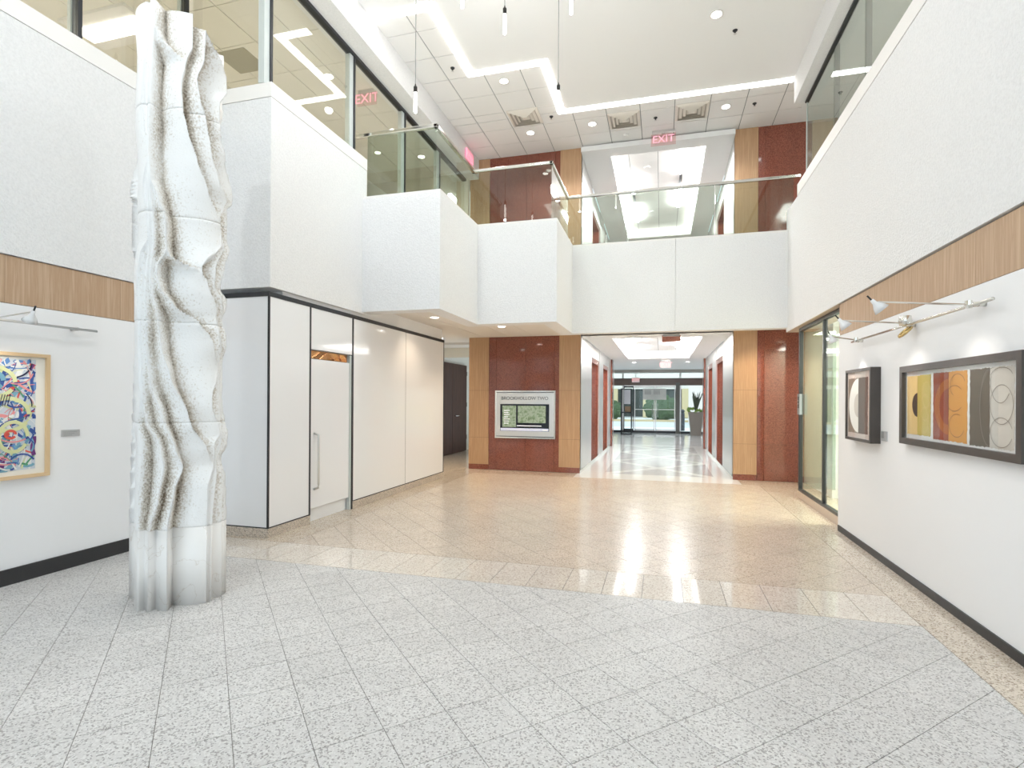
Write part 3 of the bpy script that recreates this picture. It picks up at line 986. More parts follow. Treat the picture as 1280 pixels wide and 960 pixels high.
# sprinklers
for (x, y, lb) in ((-3.19, 7.9, 'small sprinkler head in the tile ceiling by the left beam'), (-1.98, 9.72, 'small sprinkler head beside the strip light corner'), (-0.14, 10.25, 'small sprinkler head between the two right air diffusers'), (1.53, 10.2, 'small sprinkler head in the tiles at far right'), (0.96, 8.12, 'small sprinkler head in the smooth white ceiling')):
    s = empty('sprinkler', (x, y, CEIL), lb, 'sprinkler', 'ceiling sprinklers')
    MB().lathe([(0.035, 0), (0.03, -0.012), (0.012, -0.014), (0.012, -0.04)], (x, y, CEIL), 12).build('escutcheon', black, s)
    MB().lathe([(0.02, -0.05), (0.02, -0.053), (0.008, -0.056)], (x, y, CEIL), 12).build('deflector', steel, s)
sd = empty('smoke_detector', (-0.71, 10.75, CEIL), 'small white smoke detector left of the clear exit sign', 'smoke detector')
MB().lathe([(0.06, 0), (0.06, -0.015), (0.045, -0.04), (0.0, -0.042)], (-0.71, 10.75, CEIL), 18).build('body', tilewhite, sd)


# pendants
def campos(u, v, zc):
    xc = (u - 640) / 675 * zc
    th = R(15.5)
    return (xc * math.cos(th) - zc * math.sin(th), xc * math.sin(th) + zc * math.cos(th), 1.5 + (501 + 0.006 * (u - 827) - v) / 675 * zc)


for (u, v, zc, lb) in ((517, 141, 6.9, 'long hanging glass rod pendant in front of the corner railing'), (628, 43, 6.9, 'short glass rod pendant near the top centre of the ceiling'),
                       (695.5, 139, 6.9, 'long hanging glass rod pendant at the strip light corner'), (711, 18, 6.6, 'rod pendant just right of centre at the top edge'), (575, 10, 6.6, 'rod pendant left of centre at the top edge'),
                       (400, -70, 4.9, 'first added glass rod pendant hanging nearer the glazed front'), (700, -70, 5.0, 'second added glass rod pendant hanging nearer the glazed front'),  # from here on: pendants out of view, added to light walls and ceiling
                       (560, -150, 3.6, 'third added glass rod pendant hanging nearer the glazed front'), (760, -150, 3.4, 'fourth added glass rod pendant hanging nearer the glazed front'),
                       (-291, -650, 2.0, 'added glass rod pendant hanging over the lobby near the abstract painting')):
    x, y, z = campos(u, v, zc)
    p = empty('pendant_light', (x, y, z), lb, 'pendant light', 'glass rod pendants')
    MB().lathe([(0.006, 0), (0.02, 0.008), (0.022, 0.03), (0.018, 0.26)], (x, y, z), 14).build('glass_rod', e_bulb, p, smooth=True)
    MB().lathe([(0.023, 0.26), (0.024, 0.33), (0.012, 0.345), (0.006, 0.37)], (x, y, z), 14).build('socket', mat('dark nickel', S(70, 68, 66), 0.3, 0.8), p)
    MB().tube([(x, y, z + 0.37), (x, y, CEIL)], 0.0045, 6).build('cord', mat('grey cord', S(150, 150, 150), 0.6), p)
    MB().lathe([(0.05, 0), (0.05, -0.02), (0.01, -0.03)], (x, y, CEIL), 14).build('canopy', steel, p)
    pt = bpy.data.lights.new('pendant glow', 'POINT')
    pt.energy = (18.0 if v > 100 else (2.0 if v > 0 else (104.0 if u < 0 else (50.0 if u < 500 else 32.0)))) * LAMP
    pt.color = (0.95, 0.98, 1.0)
    pt.shadow_soft_size = 0.025
    po = bpy.data.objects.new('pendant_lamp', pt)
    link(po, p)
    po.location = (0, 0, -0.045)

# ------------------------------------------------------------------ exit signs
acr = glassmat('clear pinkish acrylic', (0.98, 0.86, 0.86, 1), 0.03)


def exit_panel(name, x, y, z, wid, hgt, label, face, lm, rot, size, ceil_z):
    e = empty(name, (x, y, z), label, 'exit sign')
    if rot == 'f':
        box('panel', x - wid / 2, x + wid / 2, y, y + 0.02, z - hgt / 2, z + hgt / 2, face, e)
        text('lettering', 'EXIT', size, lm, e, (x, y - 0.003, z), ROT_FRONT, 0.002)
        box('mount', x - wid * 0.45, x + wid * 0.45, y - 0.01, y + 0.04, ceil_z - 0.05, ceil_z, steel, e)
        box('stem', x - 0.02, x + 0.02, y, y + 0.02, z + hgt / 2, ceil_z - 0.04, steel, e)
    else:
        box('panel', x, x + 0.02, y - wid / 2, y + wid / 2, z - hgt / 2, z + hgt / 2, face, e)
        text('lettering', 'EXIT', size, lm, e, (x + 0.023, y, z), ROT_PX, 0.002)
        box('mount', x - 0.03, x, y - wid * 0.3, y + wid * 0.3, z - hgt * .3, z + hgt * .3, black, e)
    return e


exit_panel('exit_sign', 0.0, 10.75, 6.52, 0.46, 0.22, 'clear acrylic exit sign hung from the upper tile ceiling', acr, e_pink, 'f', 0.20, CEIL)
exit_panel('exit_sign', -3.83, 10.42, 6.48, 0.40, 0.20, 'pink lit exit sign on the beam above the railing', e_pink, e_red, 'x', 0.17, CEIL)
exit_panel('exit_sign', 0.12, 18.3, 2.68, 0.32, 0.20, 'red exit sign under the far corridor ceiling', e_signwhite, e_red, 'f', 0.2, 2.85)
exit_panel('exit_sign', -1.15, 25.3, 2.45, 0.34, 0.22, 'small pink exit sign above the distant entrance doors', e_signwhite, e_red, 'f', 0.17, 2.8)
exit_panel('exit_sign', -4.53, 7.62, 6.26, 0.34, 0.20, 'pink exit sign inside the glazed room on the upper left', acr, e_pink, 'f', 0.21, 6.40)
exit_panel('exit_sign', 0.18, 11.35, 2.76, 0.36, 0.13, 'reddish sign plate under the soffit at the corridor mouth', mat('reddish acrylic', S(196, 134, 118), 0.3), mat('reddish letters', S(190, 110, 100), 0.4), 'f', 0.10, 2.85)

# ------------------------------------------------------------------ glass railings
rl = empty('glass_railing', (-1.7, 9.9, ZT), 'green tinted glass railing with steel handrail along the balcony', 'railing')
RZ, RO = 5.25, 0.12
rx2, ry2, rx3, ry3, ry4 = X2 - RO, Y2 + RO, X3 - RO, Y3 + RO, Y4 + RO


def gpane(x0, y0, x1, y1):
    d = Vector((x1 - x0, y1 - y0, 0))
    n_ = Vector((-d.y, d.x, 0)).normalized() * 0.006
    u = d.normalized() * 0.006
    a, b = Vector((x0, y0, 0)) + u, Vector((x1, y1, 0)) - u
    MB().prism([(a - n_)[:2], (b - n_)[:2], (b + n_)[:2], (a + n_)[:2]], ZT - 0.1, RZ - 0.02).build('glass_panel', glass_rail, rl)


gpane(-4.05, ry2, rx2, ry2)
gpane(rx2, ry2, rx2, ry3)
gpane(rx2, ry3, rx3, ry3)
gpane(rx3, ry3, rx3, ry4)
gpane(rx3, ry4, 0.86, ry4)
gpane(0.86, ry4, 2.1, ry4)
for a, b in (((-4.2, ry2), (rx2, ry2)), ((rx2, ry2), (rx2, ry3)), ((rx2, ry3), (rx3, ry3)), ((rx3, ry3), (rx3, ry4)), ((rx3, ry4), (2.17, ry4))):
    MB().box(min(a[0], b[0]) - 0.03, max(a[0], b[0]) + 0.03, min(a[1], b[1]) - 0.03, max(a[1], b[1]) + 0.03, RZ - 0.03, RZ + 0.02).build('handrail', steel_bright, rl, bevel=0.01)

# ------------------------------------------------------------------ glazed room upper left
g2 = empty('window_2', (-4.15, 6, 4.9), 'upper left glazing with slim metal mullions above the stucco', 'window', kind='structure')
XG = -4.15
# long glazing over the left wall
XG0 = XL - 0.12
box('bottom_rail', XG0 - 0.03, XG0 + 0.03, YF, 5.0, 4.70, 4.735, black, g2)
for y0, y1 in ((YF, 0.9), (0.9, 2.3), (2.3, 3.68), (3.68, 4.83)):
    box('pane', XG0 - 0.005, XG0 + 0.005, y0 + 0.02, y1 - 0.02, 4.735, 6.30, glass_upper, g2)
    box('mullion', XG0 - 0.05, XG0 + 0.02, y1 - 0.02, y1 + 0.02, 4.735, 6.30, black, g2)
    box('mullion_back', XG0 - 0.09, XG0 - 0.05, y1 - 0.035, y1 + 0.035, 4.735, 6.30, mull, g2)
for y0, y1 in ((4.97, 6.62), (6.62, 8.15), (8.15, 9.6), (9.6, 11.05)):
    box('pane', XG - 0.005, XG + 0.005, y0 + 0.025, y1 - 0.025, 3.4 if y0 > 6.7 else 4.7, 6.30, glass_upper, g2)
    box('mullion', XG - 0.05, XG + 0.03, y0 - 0.018, y0 + 0.018, 3.4 if y0 > 6.7 else 4.9, 6.30, black, g2)
    box('mullion_back', XG - 0.06, XG + 0.015, y0 - 0.10, y0 - 0.018, 3.4 if y0 > 6.7 else 4.9, 6.30, mull, g2)
box('top_rail', XG - 0.05, XG + 0.04, YF, YB, 6.235, 6.279, black, g2)
box('pane', XG0, XG, 4.92, 4.93, 4.8, 6.3, glass_upper, g2)

rm = empty('room_upper_left', (-6.5, 6, 3.4), 'cream office interior behind the upper left glazing', 'room', kind='structure')
box('room_wall', -9.1, -9.0, YF, 12, 3.2, 6.6, cream, rm)
box('room_wall', -9.0, -4.06, 11.0, 11.1, 3.2, 6.6, cream, rm)
box('room_wall', -6.6, -6.5, 7.6, 11.0, 3.2, 6.4, mat('greige wall', S(196, 190, 172), 0.7), rm)
box('room_wall', -9.0, XG0, YF - 0.1, YF, 3.2, 6.6, cream, rm)
pale_carpet = mat('pale office carpet', S(226, 221, 212), 0.9)
box('room_floor', -9.0, XL - 0.21, YF, 5.2, 3.0, 3.2, pale_carpet, rm)
box('room_floor', -9.0, -4.32, 5.2, 12, 3.0, 3.2, pale_carpet, rm)
box('ceiling_plenum', -9.0, -4.2, YF, 12, 6.42, 6.85, gridgrey, rm)
for i in range(8):
    for j in range(15):
        x0, y0 = -9.0 + i * 0.6, 0.6 + j * 0.7
        box('tile', x0 + 0.006, min(x0 + 0.594, -4.19), y0 + 0.005, y0 + 0.695, 6.40, 6.42, tilecream, rm)
box('tile', -9.0, -4.2, YF, 0.595, 6.40, 6.42, tilecream, rm)
box('return_grille', -6.15, -5.65, 6.25, 6.75, 6.395, 6.40, mat('grille grey', S(176, 172, 156), 0.6), rm)
box('door_panel', -5.55, -5.0, 10.9, 11.0, 3.2, 5.5, mat('brown door', S(120, 92, 66), 0.5), rm)
ol = empty('office_light', (-6.95, 5.4, 6.40), 'large bright troffer light inside the upper left room', 'ceiling light')
box('housing', -7.55, -6.45, 5.15, 5.75, 6.36, 6.40, capwhite, ol)
box('diffuser', -7.5, -6.5, 5.32, 5.58, 6.34, 6.36, e_panel, ol)
for (px_, py_) in ((-7.0, 5.4), (-8.0, 1.5)):  # second one has no fixture, added out of view to fill the room
    a = bpy.data.lights.new('office glow', 'AREA')
    a.size = 1.0
    a.energy = 95 * LAMP
    a.color = (1, 0.96, 0.88)
    lo = bpy.data.objects.new('office_lamp', a)
    link(lo, rm)
    lo.location = Vector((px_, py_, 6.32)) - WLOC[rm.name]
for k, (x, y) in enumerate(((-4.9, 7.15), (-4.75, 8.9), (-4.7, 10.0))):
    d = empty('downlight', (x, y, 6.40), ('round downlight behind the upper left glazing beside the pink exit sign', 'round downlight behind the glass railing inside the upper left room', 'far round downlight inside the upper left room')[k], 'ceiling light', 'recessed downlights')
    MB().lathe([(0.085, 0.0), (0.085, -0.004), (0.07, -0.006)], (x, y, 6.40), 18).build('trim_ring', capwhite, d)
    MB().lathe([(0.065, 0.0), (0.065, -0.008)], (x, y, 6.40), 18).build('lens', e_disc, d)
    sp = bpy.data.lights.new('downlight beam', 'SPOT')
    sp.energy = 85 * LAMP
    sp.color = (1, 0.95, 0.87)
    sp.spot_size = R(140)
    sp.spot_blend = 0.8
    sp.shadow_soft_size = 0.07
    so_ = bpy.data.objects.new('downlight_lamp', sp)
    link(so_, d)
    so_.location = (0, 0, -0.02)

# right upper glazing
g3 = empty('window_3', (2.2, 6, 4.83), 'upper right glazing reflecting the strip lights', 'window', kind='structure')
XG3 = 2.2
for y0, y1 in ((0.5, 2.1), (2.1, 3.7), (3.7, 5.3), (5.3, 6.95), (6.95, 8.1), (8.1, 9.5)):
    box('pane', XG3 - 0.005, XG3 + 0.005, y0 + 0.01, y1 - 0.01, 4.80, 6.28, glass_upper_r, g3)
    box('mullion', XG3 + 0.005, XG3 + 0.06, y0 - 0.015, y0 + 0.015, 4.80, 6.28, mat('dark bronze mullion', S(96, 92, 86), 0.4), g3)
box('end_edge', XG3 - 0.01, XG3 + 0.01, 9.49, 9.515, 4.60, 6.28, mull, g3)
box('top_rail', XG3 - 0.03, XG3 + 0.03, YF, 9.52, 6.25, 6.285, black, g3)
rr = empty('room_upper_right', (4, 5, 3.4), 'grey interior behind the upper right glazing', 'room', kind='structure')
gw = mat('grey office wall', S(206, 202, 192), 0.7)
box('room_wall', 5.2, 5.3, YF, 12, 3.2, 6.7, gw, rr)
box('room_wall', 2.3, 5.2, YF - 0.1, YF, 3.2, 6.7, gw, rr)
box('room_wall', 2.55, 5.2, 11.2, 11.3, 3.2, 6.7, gw, rr)
box('room_column', 3.2, 3.5, 7.2, 7.5, 3.2, 6.7, gw, rr)
box('room_column', 3.0, 3.2, 5.4, 5.6, 3.2, 6.7, gw, rr)
box('room_floor', 2.3, 5.2, YF, 12, 3.1, 3.3, pale_carpet, rr)
a = bpy.data.lights.new('office glow', 'AREA')  # no fixture: unseen area light added to brighten this room
a.size = 1.5
a.energy = 260 * LAMP
lo = bpy.data.objects.new('office_lamp', a)
link(lo, rr)
lo.location = Vector((3.8, 6, 6.65)) - WLOC[rr.name]

# ------------------------------------------------------------------ ground storefront right
g1 = empty('window_1', (2.1, 8.3, 0), 'glass storefront with black frame beside the right granite wall', 'window', kind='structure')
XS = 2.1
stone = mat('storefront curb', S(206, 186, 168), 0.3)
box('curb', XS - 0.03, XS + 0.1, 7.15, 9.42, 0, 0.10, stone, g1)
box('bottom_rail', XS - 0.02, XS + 0.04, 7.15, 9.42, 0.10, 0.135, black, g1)
box('top_rail', XS - 0.02, XS + 0.04, 7.15, 9.42, 2.60, 2.65, black, g1)
box('post', XS - 0.02, XS + 0.04, 9.37, 9.42, 0.135, 2.60, black, g1)
box('mullion', XS - 0.015, XS + 0.04, 8.10, 8.14, 0.135, 2.60, black, g1)
box('post', XS - 0.02, XS + 0.05, 7.15, 7.36, 0.10, 2.60, mat('bronze post', S(120, 108, 94), 0.4), g1)
box('pane', XS + 0.005, XS + 0.017, 8.145, 9.365, 0.135, 2.60, glass_store, g1)
box('pane', XS + 0.005, XS + 0.017, 7.365, 8.095, 0.135, 2.60, glass_store, g1)
box('pane', XS, 2.6, 9.40, 9.41, 0.135, 2.60, glass_rail, g1)
box('soffit_wood', XS - 0.1, XS + 0.3, 7.15, 9.9, 2.652, 2.70, mat('taupe soffit', S(190, 172, 156), 0.6), g1)
sr = empty('room_storefront', (3.4, 8, 0), 'cream room behind the right storefront glass', 'room', kind='structure')
crm = mat('pale cream blind', S(246, 245, 238), 0.7)
box('room_wall', 4.4, 4.5, 6.2, 10.0, 0, 2.9, crm, sr)
box('room_wall', 2.2, 4.4, 6.6, 6.7, 0, 2.9, crm, sr)
box('room_wall', 2.6, 4.4, 10.0, 10.1, 0, 2.9, crm, sr)
box('return_wall', 2.56, 2.66, 9.42, 11.4, 0, 2.9, paint, sr)
box('ceiling_board', 2.2, 4.5, 6.6, 10.1, 2.86, 2.95, paint_ceiling, sr)
box('cream_column', 2.75, 3.05, 9.1, 9.5, 0, 2.86, crm, sr)
box('room_floor', 2.2, 4.5, 6.6, 10.1, -0.01, 0.001, gran_dark, sr)
a = bpy.data.lights.new('room glow', 'AREA')  # hidden area light without a fixture, added to lift the storefront room
a.size = 1.2
a.energy = 230 * LAMP
a.color = (1, 0.96, 0.86)
lo = bpy.data.objects.new('room_lamp', a)
link(lo, sr)
lo.location = Vector((3.5, 7.4, 2.83)) - WLOC[sr.name]
rd = empty('card_reader', (2.08, 9.25, 1.35), 'small grey card reader on the right storefront post', 'card reader')
box('body', 2.05, 2.085, 9.22, 9.36, 1.30, 1.62, mat('reader grey', S(150, 156, 162), 0.4), rd)
box('keypad', 2.046, 2.05, 9.25, 9.33, 1.40, 1.58, black, rd)
for k in range(2):
    MB().box(2.043, 2.046, 9.28, 9.30, 1.46 + k * 0.05, 1.475 + k * 0.05).build('indicator', capwhite, rd)

# ------------------------------------------------------------------ glazed front behind the camera
wfz = empty('window_4', (-1.5, YF, 0), 'tall glazed lobby front opposite the balcony', 'window', kind='structure')
for k in range(6):
    x = -5.0 + k * 1.4
    box('mullion', x - 0.04, x + 0.04, YF - 0.1, YF + 0.05, 0, 6.8, mull, wfz)
for z in (0.0, 2.5, 4.6, 6.55):
    box('rail', -5.1, 2.1, YF - 0.08, YF + 0.03, z, z + 0.09, mull, wfz)
gf = box('ground_front', -60, 60, -60, YF, -0.2, -0.02, mat('front paving', S(198, 194, 188), 0.8))
struct(gf, 'pale paving outside the glazed lobby front', 'ground')


# ------------------------------------------------------------------ sculpture
def interp(pts, v):
    if v <= pts[0][0]:
        return pts[0][1]
    for (a, ua), (b, ub) in zip(pts[:-1], pts[1:]):
        if v <= b:
            t = (v - a) / (b - a)
            t = t * t * (3 - 2 * t) * 0.6 + t * 0.4
            return ua + (ub - ua) * t
    return pts[-1][1]


RA = [(5, 188), (102, 185.5), (140, 184), (166, 184), (191, 190), (203, 190), (235, 186), (264, 188.5), (280, 190.6), (303, 191.4), (319, 184), (346, 180.4), (397, 181), (420, 182), (478, 183.3), (493, 185.5), (513, 184), (528, 182), (555, 187), (652, 183), (661, 183)]
RI = [(5, 189.5), (140, 186), (203, 190.6), (264, 190), (303, 192), (330, 187), (400, 184.5), (500, 187), (528, 191), (551, 204), (560, 206), (583, 209), (622, 203.5), (661, 194)]
RH = [(5, 193), (131, 191), (203, 191), (303, 193.5), (346, 191), (362, 189.5), (417, 190.6), (435, 190.6), (478, 195), (522, 208), (560, 220.7), (583, 228.7), (613, 219.6), (661, 212.7)]
RG = [(5, 195), (131, 192.5), (203, 191.4), (303, 198), (330, 196), (346, 194.5), (367, 196), (397, 202), (420, 204.5), (435, 206), (472, 215.4), (515, 233), (531, 237), (559, 253), (583, 263), (610, 255), (661, 254)]
RB = [(5, 196.5), (44, 196.5), (68, 195.7), (131, 193.5), (191, 192), (203, 192), (227, 194), (252, 202), (271, 207.4), (280, 209.6), (315, 210.3), (322, 208), (334, 202), (344, 201), (362, 204), (382, 218), (401, 244.6), (417, 256), (423, 259), (461, 268), (478, 265), (493, 260.6), (507, 260), (531, 267), (545, 268), (558, 262), (583, 265), (610, 257), (661, 256)]
RS = [(5, 196.8), (40, 197.2), (55, 203), (68, 215), (76, 226), (79, 228.8), (111, 224.6), (138, 226), (162, 231), (198, 241), (230, 252), (261, 264), (278, 269), (297, 268), (331, 247), (338, 247.5), (348, 253.5), (382, 264), (405, 266), (461, 270), (545, 270), (661, 260)]
RT = [(5, 197), (131, 193.8), (191, 192.3), (227, 194.4), (252, 202.4), (280, 210), (315, 211), (322, 214), (328, 226), (333, 240), (337, 247), (348, 253), (382, 263.5), (405, 265.6), (461, 269.5), (545, 269.5), (661, 259)]
RC = [(5, 235.8), (58, 235.8), (79, 229.3), (111, 225), (138, 226.4), (162, 231.5), (198, 241.7), (230, 253), (261, 265), (278, 270), (297, 268.6), (312, 262), (331, 247.5), (338, 248), (348, 254), (364, 257.7), (382, 265), (405, 267), (430, 269), (461, 271), (500, 273), (545, 276), (583, 272), (661, 272)]
RD = [(5, 249.7), (66, 249), (96, 241), (121, 244.6), (138, 250.4), (176, 256), (213, 265), (235, 273.7), (248, 272), (261, 268), (297, 272), (331, 262), (348, 262), (364, 268), (385, 272), (405, 274), (661, 276)]
RE = [(5, 251), (32, 252), (51, 266.5), (70, 273.7), (90, 273.7), (112, 267), (138, 267), (176, 272), (213, 278), (235, 279), (245, 277), (300, 277), (331, 272), (348, 270), (367, 274), (392, 274), (661, 278)]
RF = [(5, 281.5), (71, 281.5), (100, 283), (119, 276.6), (149, 279.6), (159, 277), (173, 283), (188, 280), (221, 285.4), (232, 285), (245, 279), (284, 279), (299, 283), (331, 281), (353, 275), (367, 284), (376, 283), (392, 274.5), (415, 283), (427, 284), (451, 275), (502, 274.5), (519, 277.4), (547, 284), (562, 281), (578, 272), (603, 279), (642, 280), (661, 280)]
RIDGES = [RA, RI, RH, RG, RB, RS, RT, RC, RD, RE]
SC = Vector((-3.535, 3.285, 0))
SR = 0.335
UC = 224.5
vd = Vector((-SC.x, -SC.y, 0)).normalized()          # towards the viewer's side
vr = Vector((-vd.y, vd.x, 0))                        # to the right as seen from there


def ridge_angles(v):
    us = sorted(interp(r_, v) for r_ in RIDGES)
    ph = [math.asin(max(-0.97, min(0.97, (u - UC) / 57.0))) for u in us]
    out = []
    for p in ph:
        if not out or p - out[-1] > 0.012:
            out.append(p)
    return out + [p + math.pi for p in out]


NPH = 420


def section(v):
    rid = ridge_angles(v)
    n = len(rid)
    ff = (interp(RF, v) - UC) / 57.0
    ring = []
    for k in range(NPH):
        ph = -math.pi / 2 + 2 * math.pi * k / NPH
        r_ = 1.0
        st = 0.0
        # gap containing ph
        lo = hi = None
        for i in range(n):
            a, b = rid[i], rid[(i + 1) % n] + (2 * math.pi if i == n - 1 else 0)
            q = ph if ph >= rid[0] else ph + 2 * math.pi
            if a <= q < b:
                wdt = b - a
                t = (q - a) / wdt
                break
        amp = min(0.36, 0.52 * wdt)
        t0 = min(0.16, 0.03 / wdt)
        if t < t0:
            g = math.sin(t / t0 * math.pi / 2)
        else:
            s = (t - t0) / (1 - t0)
            g = (1 - s) ** 1.3 * (1 + 0.6 * s)
        r_ -= amp * g
        dist = min(t, 1 - t) * wdt
        r_ += 0.020 * math.exp(-(dist / 0.018) ** 2)
        # right hand outline bulges
        wgt = max(0.0, math.sin(ph)) ** 3 if -0.2 < ph < math.pi else 0.0
        r_ *= 1 + (ff - 1) * wgt
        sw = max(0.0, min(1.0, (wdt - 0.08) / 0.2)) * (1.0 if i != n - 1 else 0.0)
        st = sw * math.exp(-t * wdt / 0.17) * (1.0 - math.exp(-dist / 0.02))  # speckled glaze mask, doubling as painted shade on each ridge's groove side
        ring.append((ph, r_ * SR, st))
    return ring


def ztop(ph):
    u = UC + 57 * math.sin(ph)
    back = math.cos(ph) < 0
    if back:
        vtop = 22
    else:
        vtop = interp([(168, 11), (190, 10), (196, 6), (236, 14), (237, 25), (250, 27), (251, 31), (262, 44), (270, 56), (282, 54)], u)
    return 1.5 + (497.0 - vtop) / 675 * 3.84


def v2z(v):
    return 1.5 + (497.0 - v) / 675.0 * 3.86


ssc = empty('column_sculpture', (SC.x, SC.y, 0), 'tall carved marble column of wavy overlapping fins on a white plinth', 'sculpture')
sm = mat('carved marble', S(232, 230, 226), 0.45, spec=0.4)
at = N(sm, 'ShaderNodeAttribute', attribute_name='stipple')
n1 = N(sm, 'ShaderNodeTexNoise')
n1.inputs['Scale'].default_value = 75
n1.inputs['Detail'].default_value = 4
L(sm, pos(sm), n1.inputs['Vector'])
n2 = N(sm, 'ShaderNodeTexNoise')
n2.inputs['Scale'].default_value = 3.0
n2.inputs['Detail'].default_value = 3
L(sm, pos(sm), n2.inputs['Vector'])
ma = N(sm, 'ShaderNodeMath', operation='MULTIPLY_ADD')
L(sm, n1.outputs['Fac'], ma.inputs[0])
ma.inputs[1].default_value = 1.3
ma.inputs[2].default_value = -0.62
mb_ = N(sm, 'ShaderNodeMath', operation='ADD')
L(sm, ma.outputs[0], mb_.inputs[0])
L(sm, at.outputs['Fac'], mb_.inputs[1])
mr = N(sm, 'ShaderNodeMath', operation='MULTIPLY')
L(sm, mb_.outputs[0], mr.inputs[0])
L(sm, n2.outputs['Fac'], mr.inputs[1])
L(sm, ramp(sm, mr.outputs[0], [(0.09, S(248, 247, 245)), (0.26, S(214, 206, 194)), (0.50, S(120, 104, 84))]), P(sm).inputs['Base Color'])  # brown glaze speckle with groove shade put into the colour
bump(sm, n1.outputs['Fac'], 0.25, 0.01)
marble = mat('veined white marble', S(240, 237, 232), 0.3)
mv = N(marble, 'ShaderNodeTexNoise')
mv.inputs['Scale'].default_value = 3.5
mv.inputs['Detail'].default_value = 8
mv.inputs['Distortion'].default_value = 0.5
L(marble, pos(marble), mv.inputs['Vector'])
L(marble, ramp(marble, mv.outputs['Fac'], [(0.0, S(246, 243, 239)), (0.492, S(246, 243, 239)), (0.5, S(230, 224, 216)), (0.508, S(246, 243, 239))]), P(marble).inputs['Base Color'])


def ringpts(v, z, shrink=1.0):
    out = []
    for (ph, r_, st) in section(v):
        p = SC + (vd * math.cos(ph) + vr * math.sin(ph)) * r_ * shrink
        zz = min(z, ztop(ph)) if z is not None else ztop(ph)
        out.append(((p.x, p.y, zz), st))
    return out


def drum(name, v0, v1, step, m, cap_top=False, zs=None):
    vs_, st, fs = [], [], []
    rows = []
    n = max(2, int(abs(v0 - v1) / step) + 1)
    for i in range(n):
        v = v0 + (v1 - v0) * i / (n - 1)
        z = v2z(v)
        if zs:
            z = zs[0] + (zs[1] - zs[0]) * i / (n - 1)
        rows.append(ringpts(v, z, 0.988 if (i == 0 or i == n - 1) and not zs else 1.0))
    for r_ in rows:
        for p, s in r_:
            vs_.append(p)
            st.append(s)
    for i in range(n - 1):
        for k in range(NPH):
            fs.append((i * NPH + k, i * NPH + (k + 1) % NPH, (i + 1) * NPH + (k + 1) % NPH, (i + 1) * NPH + k))
    for base, rev in ((0, True), ((n - 1) * NPH, False)):
        c = len(vs_)
        zc_ = sum(vs_[base + k][2] for k in range(NPH)) / NPH
        vs_.append((SC.x, SC.y, zc_))
        st.append(0)
        for k in range(NPH):
            a, b = base + k, base + (k + 1) % NPH
            fs.append((b, a, c) if rev else (a, b, c))
    o = raw(name, vs_, fs, m, ssc, smooth=True)
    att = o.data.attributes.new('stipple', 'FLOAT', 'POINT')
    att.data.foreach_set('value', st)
    return o


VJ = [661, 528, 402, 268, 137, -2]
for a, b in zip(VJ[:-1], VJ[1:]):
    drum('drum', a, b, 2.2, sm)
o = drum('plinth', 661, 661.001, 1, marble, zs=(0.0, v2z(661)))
o['label'] = 'white veined marble plinth'

# ------------------------------------------------------------------ artworks
random.seed(7)


def ribbon(mb, plane, pts, wd, mi, lift):
    """flat brush stroke: pts in (a, b) of a wall plane"""
    n = len(pts)
    vs_ = []
    for i, p in enumerate(pts):
        a = pts[max(i - 1, 0)]
        b = pts[min(i + 1, n - 1)]
        dx, dy = b[0] - a[0], b[1] - a[1]
        l_ = math.hypot(dx, dy) or 1
        nx, ny = -dy / l_ * wd / 2, dx / l_ * wd / 2
        vs_.append(plane(p[0] + nx, p[1] + ny, lift))
        vs_.append(plane(p[0] - nx, p[1] - ny, lift))
    mb.add(vs_, [(2 * i, 2 * i + 1, 2 * i + 3, 2 * i + 2) for i in range(n - 1)], mi)


ap = empty('abstract_painting', (XL + 0.02, 2.85, 0.84), 'colourful brushy abstract painting in a pale wood frame', 'painting')
PY0, PY1, PZ0, PZ1 = 2.30, 3.36, 0.840, 1.858
palewood = mat('pale maple frame', S(222, 192, 150), 0.4)
fw, fd = 0.028, 0.035
f = MB()
f.box(XL, XL + fd, PY0, PY1, PZ1 - fw, PZ1).box(XL, XL + fd, PY0, PY1, PZ0, PZ0 + fw).box(XL, XL + fd, PY0, PY0 + fw, PZ0 + fw, PZ1 - fw).box(XL, XL + fd, PY1 - fw, PY1, PZ0 + fw, PZ1 - fw)
f.build('frame', palewood, ap)
box('mat_board', XL, XL + 0.012, PY0 + fw, PY1 - fw, PZ0 + fw, PZ1 - fw, mat('ivory paper', S(240, 236, 226), 0.7), ap)
box('canvas', XL + 0.012, XL + 0.014, PY0 + 0.10, PY1 - 0.10, PZ0 + 0.07, PZ1 - 0.05, mat('canvas ground', S(206, 214, 222), 0.6), ap)
cols = [S(58, 88, 158), S(96, 140, 196), S(220, 92, 80), S(218, 221, 168), S(120, 170, 190), S(30, 34, 70), S(236, 236, 232), S(232, 150, 150), S(110, 50, 120), S(90, 160, 120)]
pm = [mat('paint %s' % n_, c, 0.5) for n_, c in zip(('ultramarine', 'sky', 'scarlet', 'lime yellow', 'aqua', 'ink', 'white', 'pink', 'violet', 'green'), cols)]
plane = lambda a, b, l_: (XL + 0.0145 + l_, a, b)
sk = MB()
ay0, ay1, az0, az1 = PY0 + 0.11, PY1 - 0.11, PZ0 + 0.08, PZ1 - 0.06
